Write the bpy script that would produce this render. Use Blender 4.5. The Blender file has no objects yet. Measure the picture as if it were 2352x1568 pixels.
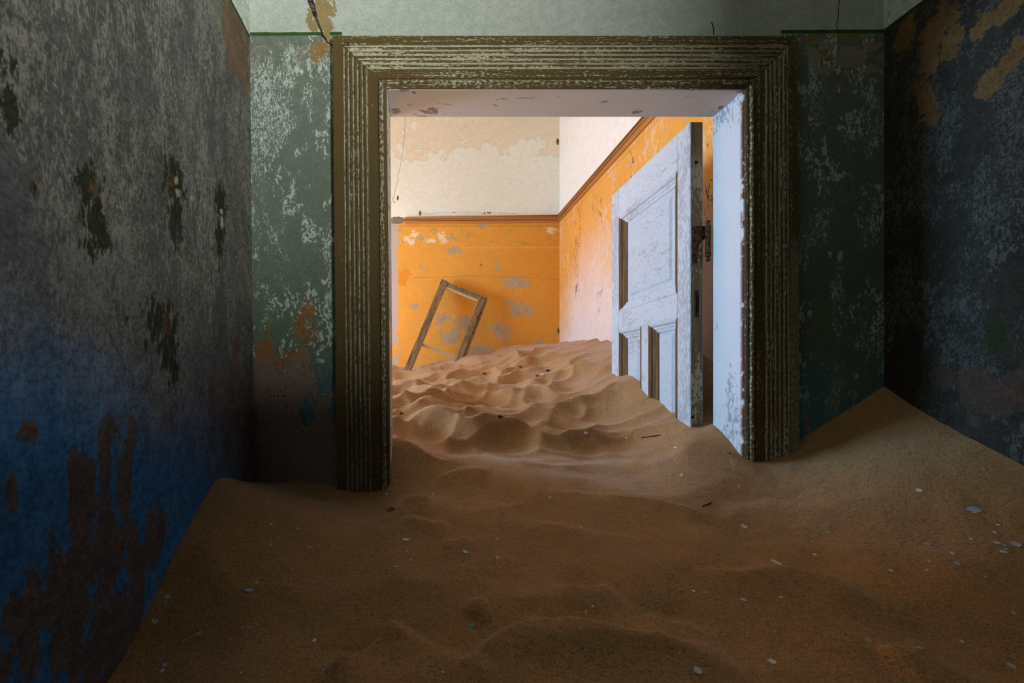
import bpy, bmesh, math, random
import numpy as np
from mathutils import Vector, Matrix

SC = bpy.context.scene
COL = SC.collection
# ------------------------------------------------------------------ camera
F, CX, CY = 915.0, 968.0, 860.0            # focal length and principal point, in pixels of the 2352x1568 frame
cam_d = bpy.data.cameras.new('camera')
cam = bpy.data.objects.new('camera', cam_d)
COL.objects.link(cam)
cam.location = (0, 0, 0)
cam.rotation_euler = (math.pi / 2, 0, 0)
cam_d.sensor_width = 36.0
cam_d.lens = F / 2352 * 36.0
cam_d.shift_x = (1176 - CX) / 2352
cam_d.shift_y = (CY - 784) / 2352
cam_d.clip_start = 0.02
cam_d.dof.use_dof = True
cam_d.dof.focus_distance = 1.6
cam_d.dof.aperture_fstop = 5.6
SC.camera = cam
# ------------------------------------------------------------------ colour management, sky, daylight
SC.view_settings.view_transform = 'Standard'
SC.view_settings.look = 'None'
SC.view_settings.gamma = 1.0
SC.view_settings.use_curve_mapping = False
SC.view_settings.exposure = 0.0
SC.cycles.max_bounces = 6
SC.cycles.use_adaptive_sampling = True
SC.cycles.adaptive_threshold = 0.05
SC.cycles.adaptive_min_samples = 20
SC.cycles.diffuse_bounces = 5
SC.cycles.glossy_bounces = 2
SC.cycles.caustics_reflective = False
SC.cycles.caustics_refractive = False
world = bpy.data.worlds.new('sky')
SC.world = world
world.use_nodes = True
bg = world.node_tree.nodes['Background']
bg.inputs[0].default_value = (0.42, 0.62, 1.0, 1)
bg.inputs[1].default_value = 0.3


def area_light(name, loc, direction, sx, sy, power, color):
    d = bpy.data.lights.new(name, 'AREA')
    d.shape = 'RECTANGLE'
    d.size, d.size_y = sx, sy
    d.energy = power
    d.color = color
    o = bpy.data.objects.new(name, d)
    COL.objects.link(o)
    o.location = loc
    o.rotation_euler = Vector(direction).to_track_quat('-Z', 'Y').to_euler()
    return o


# daylight through the window of the far room (left wall) and a lamp added behind the camera, below the near sill, aimed up
area_light('far_window_daylight', (-2.62, 2.32, 0.46), (1, 0.05, 0.02), 1.0, 0.90, 122.0, (0.36, 0.68, 1.0))
area_light('near_opening_uplight', (2.55, -3.10, -0.76), (-0.75, 1, 0.32), 1.4, 0.75, 740.0, (0.93, 1.0, 0.95))
sun_d = bpy.data.lights.new('sun', 'SUN')
sun_d.energy = 92.0
sun_d.angle = math.radians(0.6)
sun_d.color = (1.0, 0.93, 0.76)
sun = bpy.data.objects.new('sun', sun_d)
COL.objects.link(sun)
sun.rotation_euler = Vector((0.95, 0.68, -0.76)).to_track_quat('-Z', 'Y').to_euler()

# ------------------------------------------------------------------ room dimensions (metres, camera at the origin)
XL, XR = -0.5705, 1.539        # side walls of the near room
YF, YFB = 1.325, 1.44          # the wall between the rooms: near face, far face
XFR, XFL, YB = 1.30, -2.40, 3.752   # far room: right wall, left wall, back wall
ZC, ZF = 2.75, -1.15
YC, YJ = 1.30, 1.452           # face of the door casing, far edge of the jamb
JL, JR, ZS = -0.1132, 1.0622, 0.9377   # jamb faces, soffit
LEAN = 0.0098                  # the left side of the old house leans a little


def P(px, py, y):
    return Vector(((px - CX) / F * y, y, (CY - py) / F * y))


def tag(o, label=None, cat=None, group=None, kind=None):
    if label: o['label'] = label
    if cat: o['category'] = cat
    if group: o['group'] = group
    if kind: o['kind'] = kind
    return o


def link(name, me, mat=None, parent=None, loc=None):
    o = bpy.data.objects.new(name, me)
    COL.objects.link(o)
    if mat is not None and me is not None:
        for m in (mat if isinstance(mat, (list, tuple)) else [mat]):
            me.materials.append(m)
    if parent: o.parent = parent
    if loc is not None: o.location = loc
    return o


def from_bm(name, bm, mat=None, parent=None, loc=None, smooth=False):
    bmesh.ops.recalc_face_normals(bm, faces=bm.faces)
    me = bpy.data.meshes.new(name)
    bm.to_mesh(me)
    bm.free()
    if smooth:
        for p in me.polygons: p.use_smooth = True
    return link(name, me, mat, parent, loc)


def box(bm, a, b, mi=0):
    x0, y0, z0 = a
    x1, y1, z1 = b
    v = [bm.verts.new(c) for c in ((x0, y0, z0), (x1, y0, z0), (x1, y1, z0), (x0, y1, z0),
                                   (x0, y0, z1), (x1, y0, z1), (x1, y1, z1), (x0, y1, z1))]
    for f in ((0, 3, 2, 1), (4, 5, 6, 7), (0, 1, 5, 4), (1, 2, 6, 5), (2, 3, 7, 6), (3, 0, 4, 7)):
        bm.faces.new([v[i] for i in f]).material_index = mi
    return v


def bevel(bm, w, seg=1):
    bmesh.ops.bevel(bm, geom=list(bm.edges), offset=w, segments=seg, affect='EDGES', profile=0.5)


# ------------------------------------------------------------------ node graph helper
class V:
    def __init__(s, g, sock): s.g, s.s = g, sock
    def _m(s, op, *o, c=False): return s.g.math(op, s, *o, clamp=c)
    def __add__(s, o): return s._m('ADD', o)
    __radd__ = __add__
    def __sub__(s, o): return s._m('SUBTRACT', o)
    def __rsub__(s, o): return s.g.math('SUBTRACT', o, s)
    def __mul__(s, o): return s._m('MULTIPLY', o)
    __rmul__ = __mul__
    def __truediv__(s, o): return s._m('DIVIDE', o)
    def abs(s): return s._m('ABSOLUTE')
    def min(s, o): return s._m('MINIMUM', o)
    def max(s, o): return s._m('MAXIMUM', o)
    def gt(s, o): return s._m('GREATER_THAN', o)
    def lt(s, o): return s._m('LESS_THAN', o)
    def clamp(s): return s._m('ADD', 0.0, c=True)
    def inv(s): return s.g.math('SUBTRACT', 1.0, s, clamp=True)


class G:
    def __init__(s, name, coord='pos'):
        s.m = bpy.data.materials.new(name)
        s.m.use_nodes = True
        s.t = s.m.node_tree
        s.bsdf = s.t.nodes['Principled BSDF']
        if coord == 'pos':
            s.p = s.t.nodes.new('ShaderNodeNewGeometry').outputs['Position']
        elif coord == 'uv':
            s.p = s.t.nodes.new('ShaderNodeTexCoord').outputs['UV']
        else:
            s.p = s.t.nodes.new('ShaderNodeTexCoord').outputs['Object']
        x = s.t.nodes.new('ShaderNodeSeparateXYZ')
        s.t.links.new(s.p, x.inputs[0])
        s.x, s.y, s.z = (V(s, x.outputs[i]) for i in range(3))

    def put(s, inp, val):
        if isinstance(val, V): s.t.links.new(val.s, inp)
        elif isinstance(val, bpy.types.NodeSocket): s.t.links.new(val, inp)
        elif isinstance(val, (tuple, list)):
            inp.default_value = tuple(val) + ((1.0,) if len(val) == 3 and len(inp.default_value) == 4 else ())
        else: inp.default_value = val

    def math(s, op, *a, clamp=False):
        n = s.t.nodes.new('ShaderNodeMath')
        n.operation = op
        n.use_clamp = clamp
        for i, v in enumerate(a): s.put(n.inputs[i], v)
        return V(s, n.outputs[0])

    def vm(s, op, *a, out=0):
        n = s.t.nodes.new('ShaderNodeVectorMath')
        n.operation = op
        for i, v in enumerate(a):
            s.put(n.inputs['Scale'] if (op == 'SCALE' and i == 1) else n.inputs[i], v)
        return n.outputs[out]

    def sc(s, k, off=(0, 0, 0), vec=None):
        v = s.vm('MULTIPLY', vec or s.p, k)
        return s.vm('ADD', v, off)

    def noise(s, scale, detail=3.0, rough=0.55, dist=0.0, vec=None, color=False):
        n = s.t.nodes.new('ShaderNodeTexNoise')
        s.put(n.inputs['Vector'], vec or s.p)
        n.inputs['Scale'].default_value = scale
        n.inputs['Detail'].default_value = detail
        n.inputs['Roughness'].default_value = rough
        n.inputs['Distortion'].default_value = dist
        return n.outputs['Color'] if color else V(s, n.outputs[0])

    def vor(s, scale, feature='F1', vec=None, rnd=1.0):
        n = s.t.nodes.new('ShaderNodeTexVoronoi')
        n.feature = feature
        s.put(n.inputs['Vector'], vec or s.p)
        n.inputs['Scale'].default_value = scale
        n.inputs['Randomness'].default_value = rnd
        return V(s, n.outputs[0])

    def ss(s, v, a, b, lo=0.0, hi=1.0):
        n = s.t.nodes.new('ShaderNodeMapRange')
        n.interpolation_type = 'SMOOTHSTEP'
        s.put(n.inputs[0], v)
        if a > b: a, b, lo, hi = b, a, hi, lo
        for i, q in enumerate((a, b, lo, hi)): n.inputs[i + 1].default_value = q
        return V(s, n.outputs[0])

    def mix(s, f, a, b):
        n = s.t.nodes.new('ShaderNodeMix')
        n.data_type = 'RGBA'
        s.put(n.inputs[0], f)
        s.put(n.inputs[6], a)
        s.put(n.inputs[7], b)
        return n.outputs[2]

    def warp(s, amt, scale, detail=2.0):
        detail = min(detail, 3)
        c = s.noise(scale, detail, color=True)
        c = s.vm('SUBTRACT', c, (0.5, 0.5, 0.5))
        return s.vm('ADD', s.p, s.vm('SCALE', c, amt))

    def ell(s, lst, vec):
        """smallest normalised distance to a list of (centre, radii); a radius of 0 ignores that axis"""
        r = None
        for c, rad in lst:
            d = s.vm('SUBTRACT', vec, c)
            d = s.vm('MULTIPLY', d, tuple(0.0 if q == 0 else 1.0 / q for q in rad))
            d = V(s, s.vm('LENGTH', d, out=1))
            r = d if r is None else r.min(d)
        return r

    def seg(s, pts, vec, flat=1):
        """distance to a polyline lying in a wall plane (axis `flat` ignored)"""
        k = [1.0, 1.0, 1.0]
        k[flat] = 0.0
        v = s.vm('MULTIPLY', vec, tuple(k))
        r = None
        for a, b in zip(pts, pts[1:]):
            a = Vector([a[i] * k[i] for i in range(3)])
            b = Vector([b[i] * k[i] for i in range(3)])
            ab = b - a
            d = s.vm('SUBTRACT', v, tuple(a))
            h = V(s, s.vm('DOT_PRODUCT', d, tuple(ab / ab.length_squared), out=1)).clamp()
            d = V(s, s.vm('DISTANCE', d, s.vm('SCALE', tuple(ab), h), out=1))
            r = d if r is None else r.min(d)
        return r

    def mott(s, color, lo=0.72, hi=1.22, scale=170):
        """fine grain of an old limewashed or painted surface"""
        n = s.noise(scale, 3, 0.7) * 0.6 + s.noise(scale * 0.22, 3, 0.65) * 0.4
        f = s.ss(n, 0.36, 0.64, lo, hi)
        c = s.vm('SCALE', color, f)
        sp = s.ss(s.noise(scale * 0.55, 2), 0.715, 0.74)
        return s.mix(sp * 0.55, c, s.vm('SCALE', color, 0.35))

    def done(s, color, rough=0.9, bump=None, bdist=0.002, bstr=1.0, metal=0.0, spec=0.25):
        s.put(s.bsdf.inputs['Base Color'], color)
        s.put(s.bsdf.inputs['Roughness'], rough)
        s.put(s.bsdf.inputs['Metallic'], metal)
        s.bsdf.inputs['Specular IOR Level'].default_value = spec
        if bump is not None:
            n = s.t.nodes.new('ShaderNodeBump')
            n.inputs['Strength'].default_value = bstr
            n.inputs['Distance'].default_value = bdist
            s.put(n.inputs['Height'], bump)
            s.t.links.new(n.outputs[0], s.bsdf.inputs['Normal'])
        return s.m


def srgb(r, g, b):
    f = lambda c: (c / 255) / 12.92 if c <= 10 else ((c / 255 + 0.055) / 1.055) ** 2.4
    return (f(r), f(g), f(b))


# ------------------------------------------------------------------ materials of the near room
def flecks(g, vec, s1, s2, lo, hi, th):
    """paint flecks: a fine distorted noise that shows only where a coarse noise clusters it"""
    cl = g.ss(g.noise(s2, 3.0, 0.6, 0.3, vec=vec), lo, hi)
    fine = g.noise(s1, 4.0, 0.62, 1.2, vec=vec)
    return g.ss(fine + cl * 0.22, th, th + 0.035)


def plaster_top(g):
    """the white limewash above the painted dado"""
    n = g.noise(3.0, 4.0, 0.6)
    c = g.mix(n, (0.50, 0.53, 0.46), (0.62, 0.64, 0.58))
    st = g.ss(g.noise(1.0, 4.0, 0.6, vec=g.sc((14, 14, 30))), 0.55, 0.72)
    c = g.mix(st * 0.25, c, (0.45, 0.47, 0.40))
    sp = g.ss(g.noise(60, 2.0), 0.73, 0.76)
    return g.mix(sp * 0.5, c, (0.30, 0.24, 0.16))


OCHRE = (0.42, 0.27, 0.10)


def W(px, py):      # front wall pixel -> wall point
    return tuple(P(px, py, YF))


def mat_front():
    g = G('front_wall_paint')
    wv = g.warp(0.02, 30, 3)
    wv2 = g.warp(0.05, 14, 4)
    top = plaster_top(g)
    # painted dado
    base = g.mix(g.noise(5, 4), (0.175, 0.205, 0.158), (0.235, 0.26, 0.212))
    green = (0.150, 0.205, 0.130)
    mid = g.ss(g.z + (g.noise(4, 3) - 0.5) * 0.5, 0.55, 0.15)
    base = g.mix(mid * 0.8, base, green)
    teal = (0.085, 0.215, 0.25)
    low = g.ss(g.z + (g.noise(5, 3) - 0.5) * 0.4, 0.15, -0.12)
    base = g.mix(low * 0.85, base, teal)
    lv = g.sc((1, 1, 0.62), (3.1, 0, 1.7))
    f1 = flecks(g, lv, 62, 10, 0.40, 0.64, 0.715)
    f2 = flecks(g, g.sc((1.3, 1, 0.5), (9, 2, 4)), 130, 7, 0.42, 0.64, 0.72)
    fl = f1.max(f2) * g.ss(g.z, -0.25, 0.1)
    fc = g.mix(g.noise(20, 2), (0.56, 0.74, 0.62), (0.74, 0.74, 0.72))
    col = g.mix(fl * 0.85, base, fc)
    # rust-brown plaster where the paint has come off, getting denser to the bottom left
    leftside = g.ss(g.x, 0.3, 0.0)
    pv = g.sc((1, 1, 0.55), (1.2, 0, 0.4))
    pn = g.noise(13, 5, 0.65, 0.5, vec=pv) * 0.62 + g.noise(48, 5, 0.7, 0.5, vec=pv) * 0.38
    bias = g.ss(g.z, 0.20, -0.15) * leftside * 0.13 + g.ss(g.z, 0.30, 0.02) * leftside * 0.05
    big = g.ell([(W(690, 730), (0.085, 0, 0.09)), (W(640, 840), (0.10, 0, 0.12)), (W(640, 960), (0.07, 0, 0.16)),
                 (W(735, 1040), (0.055, 0, 0.11)), (W(660, 1060), (0.10, 0, 0.15)), (W(1850, 990), (0.02, 0, 0.09))], wv2)
    peel = g.ss(pn + bias + g.ss(big, 1.35, 0.5) * 0.14, 0.655, 0.675)
    pc = g.mix(g.ss(g.z + (g.noise(9, 3) - 0.5) * 0.3, -0.02, 0.14), (0.33, 0.235, 0.19), (0.34, 0.165, 0.06))
    pits = g.ss(g.vor(85), 0.26, 0.18) * g.ss(g.noise(8, 2), 0.4, 0.6)
    pc = g.mix(pits, pc, (0.03, 0.022, 0.018))
    col = g.mix(peel, col, pc)
    blue = g.ss(g.x + (g.noise(12, 4, vec=g.sc((1, 1, 0.5))) - 0.5) * 0.10, -0.535, -0.565) * g.ss(g.z, 0.1, -0.1)
    col = g.mix(blue * 0.8, col, (0.04, 0.14, 0.27))
    # stencilled border of octagons and wedges under the painted line
    per = 104 * YF / F
    a = g.math('PINGPONG', g.x - 1.276, per / 2) * 1.0
    zc = 1.132 - 0.077
    b = (g.z - zc).abs()
    o1 = a.max(b).max((a + b) * 0.72)
    octa = g.ss(o1, 0.037, 0.035)
    a2 = (a - per / 2).abs()
    wedge = g.ss(a2.max(b), 0.052, 0.050) * g.ss((a2 - b).abs(), 0.012, 0.014) * g.ss(a2 + b, 0.022, 0.026)
    sten = octa.max(wedge) * g.ss(g.noise(16, 4, 0.6), 0.40, 0.46)
    outl = g.ss((o1 - 0.036).abs(), 0.0035, 0.002) * leftside
    rightside = g.ss(g.x, 0.9, 1.0)
    col = g.mix((sten * (rightside * 0.85 + 0.25)).max(outl * 0.9 * g.ss(g.noise(11, 3), 0.4, 0.5)), col, (0.37, 0.32, 0.24))
    # scuffs of ochre beside the casing and at the top right
    oc = g.ell([(W(728, 118), (0.022, 0, 0.034)), (W(742, 112), (0.028, 0, 0.03)), (W(1865, 88), (0.016, 0, 0.014)),
                (W(1945, 76), (0.05, 0, 0.022)), (W(1895, 120), (0.012, 0, 0.01)), (W(1880, 70), (0.02, 0, 0.01)),
                (W(716, 712), (0.012, 0, 0.016))], wv)
    ocm = g.ss(oc + (g.noise(80, 4, 0.75) - 0.5) * 6.5, 0.95, 0.80)
    col = g.mix(ocm, col, (0.36, 0.20, 0.06))
    # green band between dado and limewash
    zl = g.z - 1.132 - (g.x + 0.57) * 0.0045 + (g.noise(25, 3) - 0.5) * 0.004
    isup = g.ss(zl, -0.0005, 0.0005).max(g.ss(g.z, 1.100, 1.101) * g.ss(g.x, -0.268, -0.266) * g.ss(g.x, 1.196, 1.194))
    band = g.ss(zl.abs(), 0.0062, 0.0055) * g.ss(g.x, -0.262, -0.266).max(g.ss(g.x, 1.19, 1.20))
    allc = g.mix(isup, col, top)
    allc = g.mix(band, allc, (0.045, 0.105, 0.022))
    # plaster off around the crack over the casing corner
    oy = g.ell([(W(742, 20), (0.034, 0, 0.06)), (W(735, -30), (0.045, 0, 0.06)), (W(725, 55), (0.026, 0, 0.026)),
                (W(752, 62), (0.018, 0, 0.05)), (W(712, 40), (0.012, 0, 0.025)), (W(768, 8), (0.007, 0, 0.012)),
                (W(772, 24), (0.005, 0, 0.005))], wv)
    och = g.ss(oy + (g.noise(40, 4, 0.65) - 0.5) * 2.6, 1.0, 0.95)
    allc = g.mix(och, allc, g.mix(g.noise(22, 3), (0.33, 0.235, 0.11), (0.44, 0.31, 0.14)))
    crk = g.seg([W(706, -20), W(718, 18), W(727, 44), W(736, 66), W(741, 84), W(752, 96), W(766, 108)], g.warp(0.018, 35, 4))
    wid = g.ss(g.z, 1.13, 1.24, 0.0022, 0.0085)
    cm = g.ss(crk - wid, 0.0012, -0.0005)
    core = g.mix(g.ss(g.noise(70, 3), 0.42, 0.55) * g.ss(wid - crk, 0.0015, 0.003), (0.022, 0.016, 0.011), (0.21, 0.14, 0.08))
    allc = g.mix(cm, allc, core)
    crk2 = g.seg([W(1928, -10), W(1926, 36), W(1921, 62), W(1930, 76)], g.warp(0.012, 40, 3))
    cm2 = g.ss(crk2, 0.0022, 0.0008)
    crk3 = g.seg([W(1635, 52), W(1639, 66), W(1640, 80)], g.warp(0.012, 60, 3))
    cm2 = cm2.max(g.ss(crk3, 0.003, 0.001))
    allc = g.mix(cm2, allc, (0.02, 0.016, 0.012))
    h = g.noise(150, 2) * 0.35 + g.noise(20, 2) * 0.8
    return g.done(g.mott(allc, 0.84, 1.12), 0.92, h, 0.0022)


def YZ(px, py, xw):  # side wall pixel -> wall point
    y = xw * F / (px - CX)
    return (xw, y, (CY - py) / F * y)


def mat_left():
    g = G('left_wall_paint')
    wv = g.warp(0.05, 16, 5)
    top = plaster_top(g)
    base = g.mix(g.noise(4, 4), (0.070, 0.070, 0.058), (0.130, 0.124, 0.116))
    cv = g.sc((1, 1, 0.33), (0, 2.1, 0))
    f1 = flecks(g, cv, 130, 8, 0.34, 0.62, 0.685)
    f2 = flecks(g, g.sc((1, 1.2, 0.4), (0, 7, 3)), 210, 6, 0.36, 0.60, 0.69)
    f3 = flecks(g, g.sc((1, 1, 0.45), (0, 5, 1)), 34, 5, 0.42, 0.64, 0.745)
    fl = f1.max(f2).max(f3 * 0.5)
    fc = g.mix(g.noise(17, 2), (0.21, 0.22, 0.165), (0.26, 0.225, 0.205))
    col = g.mix(fl * 0.8, base, fc)
    # blue distemper, lower and towards the camera
    bn = g.z + (g.y - 0.6) * 0.45 + (g.noise(4, 4, 0.6) - 0.5) * 0.42
    bl = g.ss(bn, 0.13, -0.14)
    blue = g.mix(g.noise(8, 4), (0.030, 0.135, 0.31), (0.048, 0.20, 0.50))
    blue = g.mix(g.ss(g.noise(75, 4, 0.6, 0.6, vec=cv), 0.56, 0.66) * 0.4, blue, (0.08, 0.30, 0.62))
    viol = g.ss((bn - 0.16).abs(), 0.24, 0.0)
    col = g.mix(viol * 0.45, col, (0.10, 0.088, 0.118))
    col = g.mix(bl * 0.95, col, blue)
    # plaster showing in long runs at the bottom and beside the corner
    pn = g.noise(11, 5, 0.62, 0.4, vec=g.sc((1, 1, 0.36), (0, 0.6, 1.3)))
    low = g.ss(g.z, -0.06, -0.40) * 0.185 + g.ss(g.y, 1.12, 1.33) * g.ss(g.z, 0.20, -0.12) * 0.20
    peel = g.ss(pn + low, 0.70, 0.73)
    def R(px, py, wpx, hpx):
        c = YZ(px, py, XL)
        return (c, (0, wpx * c[1] ** 2 / (abs(XL) * F), hpx / F * c[1]))
    runs = g.ell([R(238, 1060, 16, 110), R(230, 1240, 20, 130), R(285, 1010, 16, 70), R(275, 1110, 14, 70), R(160, 1220, 34, 170),
                  R(150, 1420, 60, 150), R(250, 1420, 30, 90), R(330, 1260, 12, 90), R(40, 1480, 60, 120), R(20, 1120, 14, 40), R(300, 1340, 20, 90),
                  R(495, 900, 16, 60), R(535, 900, 14, 120), R(560, 1000, 22, 130), R(515, 1010, 10, 60), R(385, 970, 8, 20), R(50, 985, 22, 24)], wv)
    peel = peel.max(g.ss(runs + (g.noise(26, 5, 0.68, vec=cv) - 0.5) * 4.2, 0.98, 0.90))
    edge = g.ell([(YZ(545, 60, XL), (0, 0.10, 0.16)), (YZ(565, 160, XL), (0, 0.03, 0.09))], wv)
    peel2 = g.ss(edge + (g.noise(30, 4, 0.6, vec=cv) - 0.5) * 4.0, 1.0, 0.95)
    col = g.mix(peel, col, (0.135, 0.098, 0.088))
    col = g.mix(peel2 * 0.8, col, (0.17, 0.10, 0.05))
    # mossy damp hollows
    def E(px, py, wpx, hpx):
        c = YZ(px, py, XL)
        y = c[1]
        return (c, (0, wpx * y * y / (abs(XL) * F), hpx / F * y))
    ms = [E(192, 440, 30, 60), (YZ(206, 505, XL), (0, 0.030, 0.055)), E(218, 545, 20, 40), E(392, 420, 24, 60),
          E(395, 500, 16, 65), E(502, 470, 14, 50), E(500, 545, 12, 60), E(362, 735, 34, 50), E(374, 800, 22, 55),
          E(386, 850, 12, 40), E(12, 225, 34, 80), E(66, 432, 10, 14), E(322, 790, 5, 22), E(275, 725, 7, 7)]
    md = g.ell(ms, wv)
    moss = g.ss(md + (g.noise(80, 5, 0.75, vec=cv) - 0.5) * 5.0, 1.0, 0.75)
    mc = g.mix(g.noise(70, 4), (0.012, 0.014, 0.008), (0.045, 0.050, 0.022))
    rd = g.ell([E(200, 440, 12, 26), E(382, 415, 9, 22), E(434, 478, 7, 14), E(66, 435, 7, 12), E(370, 735, 12, 30)], wv)
    mc = g.mix(g.ss(rd + (g.noise(90, 4, 0.7) - 0.5) * 5.0, 1.0, 0.5) * 0.8, mc, (0.13, 0.070, 0.038))
    col = g.mix(moss, col, mc)
    zl = g.z - 1.120 + (g.noise(25, 3) - 0.5) * 0.004
    allc = g.mix(g.ss(zl, -0.0005, 0.0005), col, top)
    allc = g.mix(g.ss(zl.abs(), 0.0062, 0.0055), allc, (0.035, 0.065, 0.020))
    h = g.noise(130, 2) * 0.5 + g.noise(16, 2) * 0.9
    return g.done(g.mott(allc, 0.66, 1.3, 130), 0.92, h, 0.0025)


def mat_right():
    g = G('right_wall_paint')
    wv = g.warp(0.05, 16, 5)
    top = plaster_top(g)
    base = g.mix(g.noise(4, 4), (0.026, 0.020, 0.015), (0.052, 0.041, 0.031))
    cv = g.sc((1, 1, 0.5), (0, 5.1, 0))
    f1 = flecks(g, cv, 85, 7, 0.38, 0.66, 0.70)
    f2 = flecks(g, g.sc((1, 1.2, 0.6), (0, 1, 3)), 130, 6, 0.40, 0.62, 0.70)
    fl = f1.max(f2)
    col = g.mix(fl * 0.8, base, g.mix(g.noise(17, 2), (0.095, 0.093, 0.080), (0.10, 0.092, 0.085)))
    def E(px, py, wpx, hpx):
        c = YZ(px, py, XR)
        y = c[1]
        return (c, (0, wpx * y * y / (XR * F), hpx / F * y))
    oc = [E(2130, 130, 26, 70), E(2115, 210, 16, 60), E(2135, 235, 14, 45), E(2160, 55, 45, 40), E(2190, 90, 22, 40),
          E(2268, 45, 30, 30), E(2270, 190, 24, 30), E(2310, 150, 28, 30), E(2245, 75, 10, 14), E(2080, 80, 26, 40),
          E(2335, 115, 20, 40), E(2310, 20, 50, 30)]
    od = g.ell(oc, wv)
    om = g.ss(od + (g.noise(20, 5, 0.65) - 0.5) * 3.2, 1.0, 0.95)
    col = g.mix(om, col, g.mix(g.noise(14, 3), (0.12, 0.064, 0.022), (0.20, 0.10, 0.034)))
    bd = g.ell([E(2170, 860, 30, 40), E(2270, 905, 70, 40), E(2340, 900, 60, 60), E(2230, 880, 50, 30), E(2230, 955, 16, 22)], wv)
    bm_ = g.ss(bd + (g.noise(18, 5, 0.65, vec=cv) - 0.5) * 3.4, 1.0, 0.95)
    col = g.mix(bm_, col, (0.075, 0.045, 0.032))
    md = g.ell([E(2290, 745, 16, 30), E(2283, 785, 22, 30), E(2315, 800, 10, 20)], wv)
    moss = g.ss(md + (g.noise(45, 4, 0.7) - 0.5) * 3.4, 1.0, 0.85)
    col = g.mix(moss, col, (0.030, 0.034, 0.012))
    zl = g.z - 1.143 + (g.noise(25, 3) - 0.5) * 0.004
    allc = g.mix(g.ss(zl, -0.0005, 0.0005), col, top)
    allc = g.mix(g.ss(zl.abs(), 0.0062, 0.0055), allc, (0.03, 0.05, 0.02))
    h = g.noise(130, 2) * 0.5 + g.noise(16, 2) * 0.9
    return g.done(g.mott(allc, 0.66, 1.3, 130), 0.92, h, 0.0025)


# ------------------------------------------------------------------ materials of the far room
ZR = 1.478      # picture rail


def limewash(g):
    n = g.noise(2.5, 4)
    c = g.mix(n, (0.81, 0.80, 0.67), (0.87, 0.86, 0.75))
    v = g.sc((1, 1, 1), (0.4, 0.3, 0.1))
    t = g.noise(4.5, 7, 0.68, 0.4, vec=v) + g.ss(g.z, 1.95, 2.25) * 0.20
    t = t - g.ss(g.z, 2.05, 1.7) * 0.35
    m = g.ss(t, 0.60, 0.615)
    e = g.ss((t - 0.605).abs(), 0.010, 0.004)
    c = g.mix(m * 0.6, c, (0.80, 0.64, 0.42))
    c = g.mix(e * 0.45, c, (0.45, 0.30, 0.14))
    return c, m


def BW(px, py):
    return tuple(P(px, py, YB))


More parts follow.
